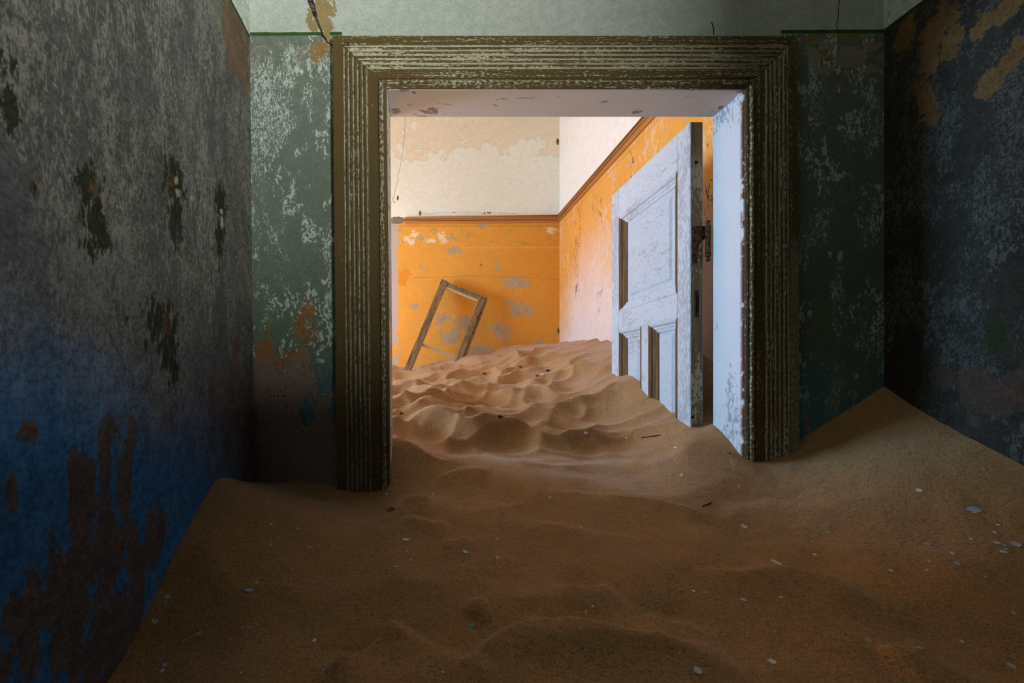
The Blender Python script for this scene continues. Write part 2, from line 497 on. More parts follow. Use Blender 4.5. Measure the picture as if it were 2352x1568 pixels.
def mat_back():
    g = G('ochre_back_wall')
    top, tm = limewash(g)
    ora = g.mix(g.noise(3, 4), (0.77, 0.345, 0.050), (0.85, 0.415, 0.078))
    dk = g.ss(g.x + (g.noise(2.2, 3) - 0.5) * 0.8, 0.15, 1.1)
    ora = g.mix(dk * 0.55, ora, (0.72, 0.305, 0.034))
    wv = g.warp(0.10, 9, 5)
    cx = [(BW(955, 740), (0.06, 0, 0.12)), (BW(960, 650), (0.05, 0, 0.06))]
    # grey plaster where the distemper is gone
    gp = [(BW(1190, 710), (0.15, 0, 0.08)), (BW(1150, 760), (0.12, 0, 0.09)), (BW(1215, 718), (0.08, 0, 0.05)),
          (BW(1185, 650), (0.12, 0, 0.05)), (BW(1075, 745), (0.12, 0, 0.10)), (BW(1040, 770), (0.12, 0, 0.08)),
          (BW(1100, 805), (0.16, 0, 0.07)), (BW(1237, 790), (0.05, 0, 0.05)), (BW(1042, 572), (0.09, 0, 0.035)),
          (BW(1040, 548), (0.05, 0, 0.02)), (BW(1145, 608), (0.025, 0, 0.04)), (BW(970, 612), (0.03, 0, 0.03)),
          (BW(952, 705), (0.035, 0, 0.04)), (BW(1110, 518), (0.05, 0, 0.025)), (BW(1020, 730), (0.10, 0, 0.06)),
          (BW(972, 550), (0.03, 0, 0.03))]
    gd = g.ell(gp, wv)
    grey = g.ss(gd + (g.noise(11, 7, 0.75) - 0.5) * 4.0 + (g.noise(42, 4, 0.7) - 0.5) * 3.4, 0.84, 0.76)
    gc = g.mix(g.noise(20, 4), (0.40, 0.30, 0.20), (0.56, 0.43, 0.28))
    pock = g.ss(g.noise(45, 4, 0.65), 0.66, 0.70) * g.ss(gd, 2.6, 1.0)
    col = g.mix(pock * 0.6, ora, (0.42, 0.20, 0.07))
    # faded floral border
    per = 0.34
    zb = g.z - 1.300
    sw = (g.math('SINE', g.x * (2 * math.pi / per)) * 0.045)
    vine = g.ss((zb - sw).abs(), 0.010, 0.004)
    vo = g.vor(17, vec=g.sc((1, 0.0, 1)))
    ring = g.ss((vo - 0.34).abs(), 0.10, 0.04) * g.ss((zb - sw).abs(), 0.075, 0.060)
    fade = g.ss(g.noise(9, 4, 0.6), 0.46, 0.60)
    inb = g.ss(zb.abs(), 0.088, 0.080)
    col = g.mix((ring * 0.9).max(vine * 0.4) * inb * fade, col, (0.40, 0.33, 0.11))
    wh = g.ell([(BW(935, 548), (0.03, 0, 0.035)), (BW(953, 537), (0.04, 0, 0.025)), (BW(945, 556), (0.03, 0, 0.03)),
                (BW(1013, 543), (0.035, 0, 0.035)), (BW(990, 553), (0.05, 0, 0.02)), (BW(1265, 528), (0.05, 0, 0.035)),
                (BW(1020, 553), (0.03, 0, 0.025))], g.warp(0.05, 25, 3))
    whm = g.ss(wh + (g.noise(40, 3, 0.6, 0.8) - 0.5) * 4.5, 1.0, 0.8)
    col = g.mix(whm, col, (0.86, 0.66, 0.47))
    dots = g.ss((g.math('PINGPONG', g.x, 0.0225) - 0.011).abs(), 0.007, 0.004) * g.ss((zb + 0.105).abs(), 0.009, 0.006)
    col = g.mix(dots * 0.55 * g.ss(g.x, 0.30, 0.42), col, (0.82, 0.55, 0.30))
    lg = g.ss((g.z - 1.398).abs(), 0.006, 0.003)
    col = g.mix(lg * 0.55, col, (0.34, 0.25, 0.05))
    col = g.mix(grey, col, gc)
    # strip of bare plaster down the left edge
    le = g.ss(g.x, -0.30, -0.28) * g.ss(g.x + (g.noise(14, 5, 0.7, vec=g.sc((1, 1, 0.7))) - 0.5) * 0.10, -0.205, -0.235) * g.ss(g.noise(5, 3), 0.38, 0.46)
    col = g.mix(le, col, (0.50, 0.44, 0.36))
    stain = g.ell([(BW(922, 640), (0.05, 0, 0.09)), (BW(935, 632), (0.04, 0, 0.05))], g.warp(0.12, 14, 4))
    col = g.mix(g.ss(stain + (g.noise(30, 4, 0.6, vec=g.sc((1, 1, 0.3))) - 0.5) * 1.8, 1.0, 0.6) * 0.6, col, (0.72, 0.22, 0.01))
    hc = g.seg([BW(950, 637), BW(1035, 636), BW(1070, 633), BW(1180, 635), BW(1290, 642)], g.warp(0.03, 12, 3))
    col = g.mix(g.ss(hc, 0.004, 0.0015) * 0.5, col, (0.40, 0.16, 0.03))
    zl = g.z - ZR
    allc = g.mix(g.ss(zl, -0.0005, 0.0005), col, top)
    br = g.ell([(BW(913, 506), (0.075, 0, 0.036))], g.warp(0.03, 25, 3))
    brm = g.ss(br + (g.noise(40, 3) - 0.5) * 0.4, 1.0, 0.95)
    allc = g.mix(brm, allc, g.mix(g.noise(60, 3), (0.10, 0.075, 0.05), (0.34, 0.28, 0.20)))
    # holes and chips
    hl = g.ell([(BW(1105, 608), (0.008, 0, 0.012)), (BW(914, 455), (0.010, 0, 0.026)), (BW(906, 464), (0.006, 0, 0.006)),
                (BW(965, 490), (0.014, 0, 0.024)), (BW(1113, 490), (0.012, 0, 0.010)), (BW(1123, 488), (0.02, 0, 0.008)),
                (BW(1043, 488), (0.010, 0, 0.006)), (BW(1283, 760), (0.016, 0, 0.030)), (BW(1281, 325), (0.016, 0, 0.035)),
                (BW(1281, 495), (0.02, 0, 0.012))], g.warp(0.02, 40, 3))
    hm = g.ss(hl + (g.noise(70, 3) - 0.5) * 0.9, 1.0, 0.8)
    allc = g.mix(hm, allc, (0.16, 0.085, 0.045))
    ck = g.seg([BW(932, 265), BW(928, 320), BW(926, 345), BW(918, 385), BW(910, 430), BW(900, 465)], g.warp(0.04, 10, 4))
    allc = g.mix(g.ss(ck, 0.005, 0.002) * 0.6, allc, (0.35, 0.26, 0.18))
    ck2 = g.seg([BW(960, 490), BW(1040, 488), BW(1110, 488), BW(1185, 490)], g.warp(0.05, 14, 4))
    allc = g.mix(g.ss(ck2, 0.004, 0.0015) * 0.5, allc, (0.42, 0.33, 0.25))
    h = g.noise(60, 2) * 0.4 + g.noise(9, 2) * 0.8
    return g.done(g.mott(allc, 0.93, 1.05, 110), 0.9, h, 0.003)


def mat_far_right():
    g = G('ochre_right_wall')
    top, tm = limewash(g)
    top = g.mix(0.8, top, (0.88, 0.86, 0.83))
    ora = g.mix(g.noise(3, 4), (0.76, 0.33, 0.055), (0.82, 0.41, 0.09))
    pale = g.ss(g.z + (g.y - 2.4) * -0.10 + (g.noise(2.6, 4) - 0.5) * 0.7 - g.ss(g.y, 3.2, 3.7) * -0.5, 1.22, 0.35)
    col = g.mix(pale, ora, g.mix(g.noise(6, 3), (0.82, 0.62, 0.52), (0.80, 0.68, 0.68)))
    cv = g.sc((1, 1, 0.3), (0, 1.0, 0))
    w = flecks(g, cv, 45, 4, 0.4, 0.6, 0.73)
    col = g.mix(w * 0.35, col, (0.80, 0.72, 0.62))
    gy = g.ss(g.noise(9, 5, 0.68, 0.5, vec=g.sc((1, 1, 0.35), (0, 4, 2))), 0.69, 0.705)
    col = g.mix(gy * 0.8, col, (0.56, 0.47, 0.38))
    zb = g.z - 1.31
    vo = g.vor(17, vec=g.sc((0, 1, 1)))
    ring = g.ss((vo - 0.34).abs(), 0.10, 0.04) * g.ss(zb.abs(), 0.085, 0.07) * g.ss(g.noise(9, 4), 0.42, 0.58)
    col = g.mix(ring * 0.5, col, (0.45, 0.40, 0.16))
    lg = g.ss((g.z - 1.395).abs(), 0.006, 0.003)
    col = g.mix(lg * 0.55, col, (0.42, 0.33, 0.10))
    ch = flecks(g, g.sc((1, 1.3, 0.45), (0, 0.3, 5)), 42, 5, 0.48, 0.64, 0.79)
    ch = ch * g.ss(g.z, ZR, ZR - 0.02)
    col = g.mix(ch, col, (0.10, 0.055, 0.03))
    zl = g.z - ZR
    allc = g.mix(g.ss(zl, -0.0005, 0.0005), col, top)
    h = g.noise(60, 2) * 0.4 + g.noise(8, 2) * 0.8
    return g.done(g.mott(allc, 0.93, 1.05, 110), 0.9, h, 0.003)


def mat_plain_ochre():
    g = G('ochre_plaster')
    top, tm = limewash(g)
    ora = g.mix(g.noise(3, 4), (0.76, 0.38, 0.06), (0.84, 0.46, 0.09))
    return g.done(g.mix(g.ss(g.z - ZR, -0.0005, 0.0005), ora, top), 0.9, g.noise(40, 4), 0.002)


def mat_ceiling():
    g = G('limewashed_ceiling')
    return g.done(g.mix(g.noise(3, 4), (0.55, 0.53, 0.47), (0.68, 0.66, 0.60)), 0.95, g.noise(40, 4), 0.002)


def mat_boards():
    g = G('dark_ceiling_boards')
    return g.done(g.mix(g.noise(3, 4, vec=g.sc((6, 0.6, 1))), (0.030, 0.022, 0.015), (0.070, 0.050, 0.034)), 0.8)


def mat_floor():
    g = G('floor_boards')
    return g.done(g.mix(g.noise(6, 4, vec=g.sc((1, 0.1, 1))), (0.12, 0.08, 0.05), (0.22, 0.15, 0.09)), 0.8)


# ------------------------------------------------------------------ sand, wood, iron
def mat_sand():
    g = G('desert_sand')
    big = g.noise(2.2, 3)
    c = g.mix(big, (0.51, 0.250, 0.092), (0.59, 0.310, 0.125))
    gr = g.noise(330, 2.0, 0.7)
    c = g.mix(g.ss(gr, 0.44, 0.30) * 0.75, c, (0.17, 0.085, 0.035))
    c = g.mix(g.ss(gr, 0.58, 0.72) * 0.6, c, (0.72, 0.47, 0.26))
    sp = g.ss(g.noise(190, 2.0, vec=g.sc((1, 1, 1), (5, 3, 1))), 0.70, 0.74)
    c = g.mix(sp * 0.5, c, (0.10, 0.05, 0.025))
    g2 = g.noise(130, 3.0, 0.75, vec=g.sc((1, 1, 1), (2, 7, 3)))
    c = g.mix(g.ss(g2, 0.50, 0.34) * 0.45, c, (0.20, 0.095, 0.035))
    h = gr * 0.8 + g.noise(120, 2) * 0.9 + g.noise(30, 1) * 1.2
    g.bsdf.inputs['Sheen Weight'].default_value = 0.42
    g.bsdf.inputs['Sheen Roughness'].default_value = 0.35
    g.bsdf.inputs['Sheen Tint'].default_value = (0.92, 0.96, 1.0, 1)
    return g.done(c, 0.85, h, 0.0028, 1.0, spec=0.3)


def mat_casing(name, am_line, am_flat, am_bead, seed, low_outer=0.0):
    g = G(name, 'uv')          # u across the board (0 outer, 1 inner), v along it in metres
    u, v = g.x, g.y
    along = g.sc((7.0, 1.0, 0), (seed, seed * 2, 0))
    n1 = g.noise(26, 4, 0.65, vec=along)
    n2 = g.noise(75, 3, 0.6, vec=g.sc((0.55, 1, 0), (seed, seed, 0)))
    n3 = g.noise(3.2, 3, 0.6, vec=along)
    k = g.math('PINGPONG', u - 0.215, 0.0423)
    inr = g.ss(u, 0.185, 0.200) * g.ss(u, 0.668, 0.653)
    line = g.ss(k + (n2 - 0.5) * 0.02, 0.020, 0.015) * inr
    bead = g.ss(u, 0.845, 0.865) * g.ss(u, 0.945, 0.925)
    lip = g.ss(u, 0.012, 0.004)
    tline = g.noise(9, 4, 0.75, vec=g.sc((30, 1, 0), (seed * 3, seed, 0)))
    patch = n1 * 0.30 + n2 * 0.38 + n3 * 0.32
    ml = line * g.ss(tline * 0.6 + n2 * 0.4, 0.66 - am_line, 0.69 - am_line)
    mf = g.ss(patch + inr * 0.02, 0.70 - am_flat, 0.72 - am_flat) * g.ss(n2, 0.36, 0.40)
    mb = bead * g.ss(tline * 0.5 + n2 * 0.5, 0.64 - am_bead, 0.67 - am_bead)
    pm = ml.max(mf).max(mb).max(lip * g.ss(n2, 0.42, 0.5))
    if low_outer:
        lo = g.ss(u, 0.20, 0.16) * g.ss(v + (n3 - 0.5) * 0.3, 0.46, 0.40) * g.ss(v, 0.95, 0.75, 1.0, 0.3) * g.ss(n2 + n1 * 0.3, 0.53, 0.58)
        pm = pm.max(lo)
    wood = g.mix(g.noise(3, 4, 0.6, 0.5, vec=g.sc((26, 1.6, 0), (seed, 1, 0))), (0.085, 0.056, 0.020), (0.20, 0.128, 0.044))
    wood = g.mix(g.ss(g.noise(4, 3, vec=along), 0.55, 0.7) * 0.6, wood, (0.16, 0.075, 0.035))
    paint = g.mix(n3, (0.64, 0.58, 0.42), (0.74, 0.67, 0.50))
    nail = g.ss(g.vor(2.6, vec=g.sc((0.8, 1, 0), (seed, 0.5, 0))), 0.022, 0.016)
    col = g.mix(pm, wood, paint)
    col = g.mix(nail, col, (0.02, 0.015, 0.01))
    h = ml * 0.8 + g.noise(4, 2, vec=g.sc((40, 2, 0))) * 0.5
    return g.done(col, 0.75, h, 0.0012)


def mat_door_paint(name='white_door_paint', vertical=True, worn=0.0, white=(0.58, 0.65, 0.74)):
    g = G(name, 'pos')
    v = g.sc((1, 1, 0.35) if vertical else (1, 0.35, 1), (worn * 7, 1, 2))
    p = g.noise(110, 5, 0.75, 0.3, vec=v) * 0.5 + g.noise(26, 4, 0.7, vec=v) * 0.2 + g.noise(7, 4, 0.6, vec=v) * 0.3
    m = g.ss(p + worn, 0.60, 0.63)
    fine = g.ss(g.noise(130, 3, 0.65, vec=v), 0.54, 0.66)
    c = g.mix(g.noise(12, 3, vec=v), tuple(q * 0.9 for q in white), white)
    c = g.mix(fine * 0.45, c, (0.38, 0.39, 0.42))
    c = g.mix(m * 0.75, c, (0.36, 0.37, 0.40))
    return g.done(c, 0.6, fine * -0.5 + g.noise(30, 2, vec=v) * 0.4, 0.0010, spec=0.35)


def mat_jamb():
    g = G('jamb_paint', 'pos')
    v = g.sc((1, 1, 0.45), (2, 1, 2))
    p = g.noise(110, 5, 0.75, 0.3, vec=v) * 0.5 + g.noise(24, 4, 0.7, vec=v) * 0.15 + g.noise(6, 4, 0.6, vec=v) * 0.35
    bias = g.ss(g.z, 0.80, 0.95) * 0.10 + g.ss(g.z + (g.y - 1.37).abs() * 4, 0.15, -0.15) * 0.10
    m = g.ss(p + bias, 0.585, 0.61)
    rust = g.ss(g.y, 1.332, 1.318) * g.ss(g.noise(30, 3), 0.35, 0.5)
    c = g.mix(g.noise(9, 3), (0.60, 0.67, 0.76), (0.66, 0.73, 0.81))
    c = g.mix(m * 0.8, c, (0.25, 0.30, 0.37))
    c = g.mix(g.ss(g.noise(150, 2), 0.68, 0.72) * 0.5, c, (0.30, 0.27, 0.26))
    c = g.mix(rust, c, (0.14, 0.055, 0.03))
    return g.done(c, 0.65, g.noise(150, 2) * 0.4, 0.001, spec=0.3)


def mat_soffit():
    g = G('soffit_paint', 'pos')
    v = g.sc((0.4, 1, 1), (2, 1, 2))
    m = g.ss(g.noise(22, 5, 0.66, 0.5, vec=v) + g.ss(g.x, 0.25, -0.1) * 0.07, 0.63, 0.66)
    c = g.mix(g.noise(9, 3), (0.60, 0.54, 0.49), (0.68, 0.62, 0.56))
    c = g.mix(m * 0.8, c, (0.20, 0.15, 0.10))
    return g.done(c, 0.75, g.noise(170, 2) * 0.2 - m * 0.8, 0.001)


def mat_wood(name, a, b, grain=(30, 30, 2.0), cream=0.0):
    g = G(name, 'obj')
    n = g.ss(g.noise(3, 5, 0.62, 0.8, vec=g.sc(grain)), 0.30, 0.68)
    c = g.mix(n, a, b)
    c = g.mix(g.ss(g.vor(5, vec=g.sc((1.0, 1.0, 0.8))), 0.07, 0.04) * 0.8, c, tuple(q * 0.25 for q in a))
    h = n * 0.8
    if cream:
        cn = g.noise(80, 4, 0.65, vec=g.sc((1, 1, 0.5))) * 0.5 + g.noise(4, 3, vec=g.sc((1, 1, 0.6))) * 0.5
        mid = g.ss(g.z, -0.45, -0.05) * g.ss(g.z, 0.87, 0.72)
        m = g.ss(cn + g.ss(g.z, 0.3, 0.55) * 0.06, 0.60 - cream, 0.63 - cream) * mid
        c = g.mix(m, c, (0.60, 0.47, 0.30))
        h = h + m
    return g.done(c, 0.78, h, 0.001)


def mat_rust():
    g = G('rusted_iron', 'pos')
    n = g.noise(140, 4, 0.65)
    c = g.mix(g.ss(n, 0.42, 0.62), (0.035, 0.020, 0.014), (0.26, 0.12, 0.045))
    return g.done(c, 0.8, n, 0.0012, metal=0.1)


def mat_flat(name, col, rough=0.8, var=0.15):
    g = G(name, 'obj')
    n = g.noise(40, 3)
    return g.done(g.mix(n, tuple(c * (1 - var) for c in col), tuple(min(1, c * (1 + var)) for c in col)), rough, n, 0.0006)


M_front, M_left, M_right = mat_front(), mat_left(), mat_right()
M_back, M_fright, M_ochre = mat_back(), mat_far_right(), mat_plain_ochre()
M_ceil, M_floor, M_sand = mat_ceiling(), mat_floor(), mat_sand()
M_boards = mat_boards()
M_casL = mat_casing('casing_paint_left', 0.19, 0.10, 0.13, 1.3)
M_casT = mat_casing('casing_paint_head', 0.24, 0.155, 0.125, 4.7)
M_casR = mat_casing('casing_paint_right', 0.22, 0.145, 0.12, 8.2, 1.0)
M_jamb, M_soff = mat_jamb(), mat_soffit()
M_doorv = mat_door_paint('white_door_paint_stiles', True, 0.105)
M_doorh = mat_door_paint('white_door_paint_rails', False, 0.065)
M_doorp = mat_door_paint('white_door_paint_panels', False, 0.055, (0.54, 0.62, 0.72))
M_edge = mat_wood('brown_door_edge', (0.20, 0.120, 0.058), (0.38, 0.240, 0.120), (40, 40, 2.0), 0.075)
M_brown = mat_wood('brown_moulding', (0.11, 0.054, 0.024), (0.22, 0.115, 0.048))
M_sash = mat_wood('weathered_sash_wood', (0.085, 0.050, 0.024), (0.40, 0.265, 0.135), (40, 3.0, 40))
M_sashl = mat_wood('pale_sash_wood', (0.50, 0.36, 0.20), (0.66, 0.50, 0.30), (40, 3.0, 40))
def mat_rail():
    g = G('varnished_rail')
    n = g.noise(3, 4, 0.6, vec=g.sc((2, 2, 80)))
    c = g.mix(n, (0.42, 0.175, 0.045), (0.62, 0.29, 0.08))
    t = g.z - ZR - g.ss(g.x, -0.16, 1.3) * 0.008 * g.ss(g.y, YB - 0.05, YB - 0.04)
    for c0, w in ((-0.002, 0.006), (-0.021, 0.004), (-0.036, 0.005)):  # shade of the rail's creases, painted as dark bands along it
        c = g.mix(g.ss((t - c0).abs(), w, w * 0.5) * 0.75, c, (0.10, 0.035, 0.012))
    return g.done(c, 0.6, n, 0.001)


M_rail = mat_rail()
M_rust = mat_rust()
M_dark = mat_flat('dark_cavity', (0.015, 0.011, 0.008))
M_lump = mat_flat('pale_plaster', (0.27, 0.22, 0.165), var=0.4)
M_chipw = mat_flat('pale_paint_chip', (0.80, 0.83, 0.86), 0.7)
M_chipb = mat_flat('blue_paint_chip', (0.50, 0.62, 0.84), 0.7)
M_chipt = mat_flat('teal_paint_chip', (0.16, 0.62, 0.68), 0.7)
M_twig = mat_flat('dry_twig', (0.06, 0.040, 0.025), 0.9)
M_leaf = mat_flat('dry_husk', (0.20, 0.13, 0.08), 0.9)

# ------------------------------------------------------------------ setting: walls, ceilings, floor
TH = 0.27


def lean(bm):
    for v in bm.verts: v.co.x += LEAN * (1.13 - v.co.z)


bm = bmesh.new()
box(bm, (XL - 0.3, YF, ZF), (JL - 0.03, YFB, ZC))
box(bm, (JR + 0.03, YF, ZF), (XR + 0.3, YFB, ZC))
box(bm, (JL - 0.03, YF, ZS + 0.03), (JR + 0.03, YFB, ZC))
tag(from_bm('wall_front', bm, M_front), 'flaking green-grey wall with white top around the fluted doorway', kind='structure')

bm = bmesh.new()
box(bm, (XL - TH, -3.2, ZF), (XL, YF + 0.02, ZC))
lean(bm)
wall_left = tag(from_bm('wall_left', bm, M_left), 'dark grey wall turning blue at the bottom left', kind='structure')

OY0, OY1, OZ0, OZ1 = -2.40, -1.10, -0.32, 1.10       # unseen opening behind the camera, placed and sized to shape the near light
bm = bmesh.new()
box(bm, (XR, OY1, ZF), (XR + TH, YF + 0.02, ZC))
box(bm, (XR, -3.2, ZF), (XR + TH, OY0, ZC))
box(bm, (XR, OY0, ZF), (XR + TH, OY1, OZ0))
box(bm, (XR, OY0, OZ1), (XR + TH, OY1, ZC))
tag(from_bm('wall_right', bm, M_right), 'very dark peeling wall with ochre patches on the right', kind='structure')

bm = bmesh.new()
box(bm, (XL - TH, -3.4, ZF), (XR + TH, -3.2, ZC))
tag(from_bm('wall_rear', bm, M_left), 'dark wall behind the viewer', kind='structure')

bm = bmesh.new()
box(bm, (XFL - 0.2, YB, ZF), (XFR + 0.2, YB + 0.2, ZC))
tag(from_bm('wall_back', bm, M_back), 'orange wall with cream top at the back of the far room', kind='structure')
bm = bmesh.new()
box(bm, (XFR, YFB, ZF), (XFR + 0.2, YB, ZC))
tag(from_bm('wall_far_right', bm, M_fright), 'sunlit orange wall fading to pale pink behind the door', kind='structure')
WY0, WY1, WZ0, WZ1 = 1.80, 2.84, 0.00, 1.62         # window in the far room's left wall, out of frame
bm = bmesh.new()
box(bm, (XFL - 0.2, YFB, ZF), (XFL, WY0, ZC))
box(bm, (XFL - 0.2, WY1, ZF), (XFL, YB, ZC))
box(bm, (XFL - 0.2, WY0, ZF), (XFL, WY1, WZ0))
box(bm, (XFL - 0.2, WY0, WZ1), (XFL, WY1, ZC))
tag(from_bm('wall_far_left', bm, M_ochre), 'orange window wall of the far room', kind='structure')
bm = bmesh.new()
box(bm, (XFL - 0.2, YFB - 0.1, ZF), (XL - TH, YFB, ZC))
tag(from_bm('wall_far_front', bm, M_ochre), 'near wall of the far room', kind='structure')

bm = bmesh.new()
box(bm, (XL - TH, -3.4, ZC), (XR + TH, YFB - 0.02, ZC + 0.1))
tag(from_bm('ceiling', bm, M_boards), 'ceiling of the near room', kind='structure')
bm = bmesh.new()
box(bm, (XFL - 0.2, YFB - 0.02, ZC), (XR + TH, YB + 0.2, ZC + 0.1))
tag(from_bm('ceiling_far', bm, M_ceil), 'ceiling of the far room', kind='structure')
bm = bmesh.new()
box(bm, (XFL - 0.2, -3.4, ZF - 0.1), (XR + TH, YB + 0.2, ZF))
tag(from_bm('floor', bm, M_floor), 'floor buried under the sand', kind='structure')


# broken plaster lumps left standing in the mossy hollows of the left wall
def lump(px, py, w, h, t, seed):
    rnd = random.Random(seed)
    x, y, z = YZ(px, py, XL)
    bm = bmesh.new()
    bmesh.ops.create_icosphere(bm, subdivisions=2, radius=1.0)
    for v in bm.verts:
        k = 1 + rnd.uniform(-0.22, 0.22)
        v.co = Vector((v.co.x * t * k, v.co.y * w * k, v.co.z * h * k))
    o = from_bm('plaster_lump', bm, M_lump, wall_left, (x + LEAN * (1.13 - z) + t * 0.3, y, z))
    return o


lump(397, 415, 0.006, 0.010, 0.004, 1)
lump(400, 443, 0.008, 0.008, 0.004, 2)
lump(433, 456, 0.007, 0.008, 0.004, 3)
lump(502, 486, 0.007, 0.008, 0.004, 4)
lump(503, 512, 0.006, 0.018, 0.004, 5)

# ------------------------------------------------------------------ door surround (trim_1): fluted casing boards and jamb linings
trim = tag(link('trim_1', None), 'fluted brown door casing with flaking cream paint around the opening', kind='structure')
prof = [(0.0, 0.0), (0.0, 0.022), (0.012, 0.025), (0.185, 0.025)]
for k in range(6):
    c = 0.215 + 0.0846 * k
    prof += [(c - 0.014, 0.0248), (c - 0.006, 0.0222), (c + 0.006, 0.0222), (c + 0.014, 0.0248)]
    if k < 5: prof += [(c + 0.028, 0.0272), (c + 0.0423, 0.0280), (c + 0.0566, 0.0272)]
prof += [(0.66, 0.0245), (0.80, 0.0240), (0.835, 0.0240), (0.840, 0.0200), (0.852, 0.0235), (0.885, 0.0265), (0.915, 0.0245),
         (0.930, 0.0190), (0.955, 0.0185), (0.985, 0.0150), (1.0, 0.0100), (1.0, 0.0)]


def casing(name, fn, mat, n=24):
    """fn(s, t) gives (x, z) for profile position s and length t in 0..1"""
    bm = bmesh.new()
    uv = bm.loops.layers.uv.new('UVMap')
    rows = []
    for j in range(n + 1):
        t = j / n
        rows.append([bm.verts.new((fn(s, t)[0], YF - d, fn(s, t)[1])) for s, d in prof])
    L = (Vector(fn(0.5, 0)) - Vector(fn(0.5, 1))).length
    def q(s, t):
        a = Vector(fn(s, t))
        return (s, a.x if name_axis == 'x' else a.y)
    name_axis = 'x' if abs(fn(0.5, 1)[0] - fn(0.5, 0)[0]) > abs(fn(0.5, 1)[1] - fn(0.5, 0)[1]) else 'z'
    for j in range(n):
        for i in range(len(prof) - 1):
            f = bm.faces.new((rows[j][i], rows[j][i + 1], rows[j + 1][i + 1], rows[j + 1][i]))
            for lp, (ii, jj) in zip(f.loops, ((i, j), (i + 1, j), (i + 1, j + 1), (i, j + 1))):
                lp[uv].uv = q(prof[ii][0], jj / n)
    bm.faces.new(rows[0])
    bm.faces.new(rows[-1][::-1])
    o = from_bm(name, bm, mat, trim)
    return o


XOL, XOR, ZT = -0.2885, 1.2285, 1.1060
ZBOT = -0.75


def f_left(s, t):
    x0 = XOL + (JL - XOL) * s
    zt = ZT + (ZS - ZT) * s - 0.0012
    z = ZBOT + (zt - ZBOT) * t
    return x0 + LEAN * (1.0 - z) * 0.9 - 0.0012, z


def f_right(s, t):
    x0 = XOR + (JR - XOR) * s
    zt = ZT + (ZS - ZT) * s - 0.0012
    z = ZBOT + (zt - ZBOT) * t
    return x0 + 0.005 * (1.0 - z) * (1 - s) + 0.0012, z


def f_head(s, t):
    z = ZT + (ZS - ZT) * s + 0.0012
    xa = XOL + (JL - XOL) * s
    xb = XOR + (JR - XOR) * s
    return xa + (xb - xa) * t, z


casing('casing_board', f_left, M_casL, 40)
casing('casing_board', f_right, M_casR, 40)
casing('casing_board', f_head, M_casT, 40)
# jamb linings
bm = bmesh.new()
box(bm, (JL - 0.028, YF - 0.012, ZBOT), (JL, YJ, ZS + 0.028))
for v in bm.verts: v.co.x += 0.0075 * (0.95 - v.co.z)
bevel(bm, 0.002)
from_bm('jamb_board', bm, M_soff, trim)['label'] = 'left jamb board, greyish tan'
bm = bmesh.new()
box(bm, (JR, YF - 0.012, ZBOT), (JR + 0.028, YJ, ZS + 0.028))
bevel(bm, 0.002)
from_bm('jamb_board', bm, M_jamb, trim)['label'] = 'right jamb board, bluish white'
bm = bmesh.new()
box(bm, (JL, YF - 0.012, ZS), (JR, YJ, ZS + 0.028))
bevel(bm, 0.002)
from_bm('head_board', bm, M_soff, trim)
# small iron eye hook on the head casing, by the left mitre
bm = bmesh.new()
hp = P(797, 103, YC - 0.004)
for i in range(14):
    a0 = 2 * math.pi * i / 16
    bmesh.ops.create_icosphere(bm, subdivisions=1, radius=0.0022,
                               matrix=Matrix.Translation((0.0075 * math.cos(a0), -0.004 + 0.003 * math.sin(a0), 0.0075 * math.sin(a0))))
from_bm('eye_hook', bm, M_rust, trim, hp)

# ------------------------------------------------------------------ picture rails of the far room (trim_2, trim_3)
rp = [(0.0, 0.0), (0.030, 0.0), (0.034, -0.006), (0.024, -0.010), (0.022, -0.018), (0.027, -0.024), (0.027, -0.032),
      (0.018, -0.036), (0.016, -0.044), (0.020, -0.049), (0.014, -0.058), (0.0, -0.058)]     # (out from wall, down from top)
bm = bmesh.new()
a = [bm.verts.new((-0.155, YB - o_, ZR + 0.006 + d - 0.012)) for o_, d in rp]
b = [bm.verts.new((XFR - o_, YB - o_, ZR + 0.014 + d)) for o_, d in rp]
for i in range(len(rp) - 1): bm.faces.new((a[i], a[i + 1], b[i + 1], b[i]))
bm.faces.new(a)
bm.faces.new(b[::-1])
tag(from_bm('trim_2', bm, M_rail), 'brown picture rail across the orange back wall', kind='structure')
bm = bmesh.new()
a = [bm.verts.new((XFR - o_, YFB, ZR + 0.006 + d)) for o_, d in rp]
b = [bm.verts.new((XFR - o_, YB - o_, ZR + 0.014 + d)) for o_, d in rp]
for i in range(len(rp) - 1): bm.faces.new((a[i], b[i], b[i + 1], a[i + 1]))
bm.faces.new(a[::-1])
bm.faces.new(b)
tag(from_bm('trim_3', bm, M_rail), 'brown picture rail receding along the right far wall', kind='structure')

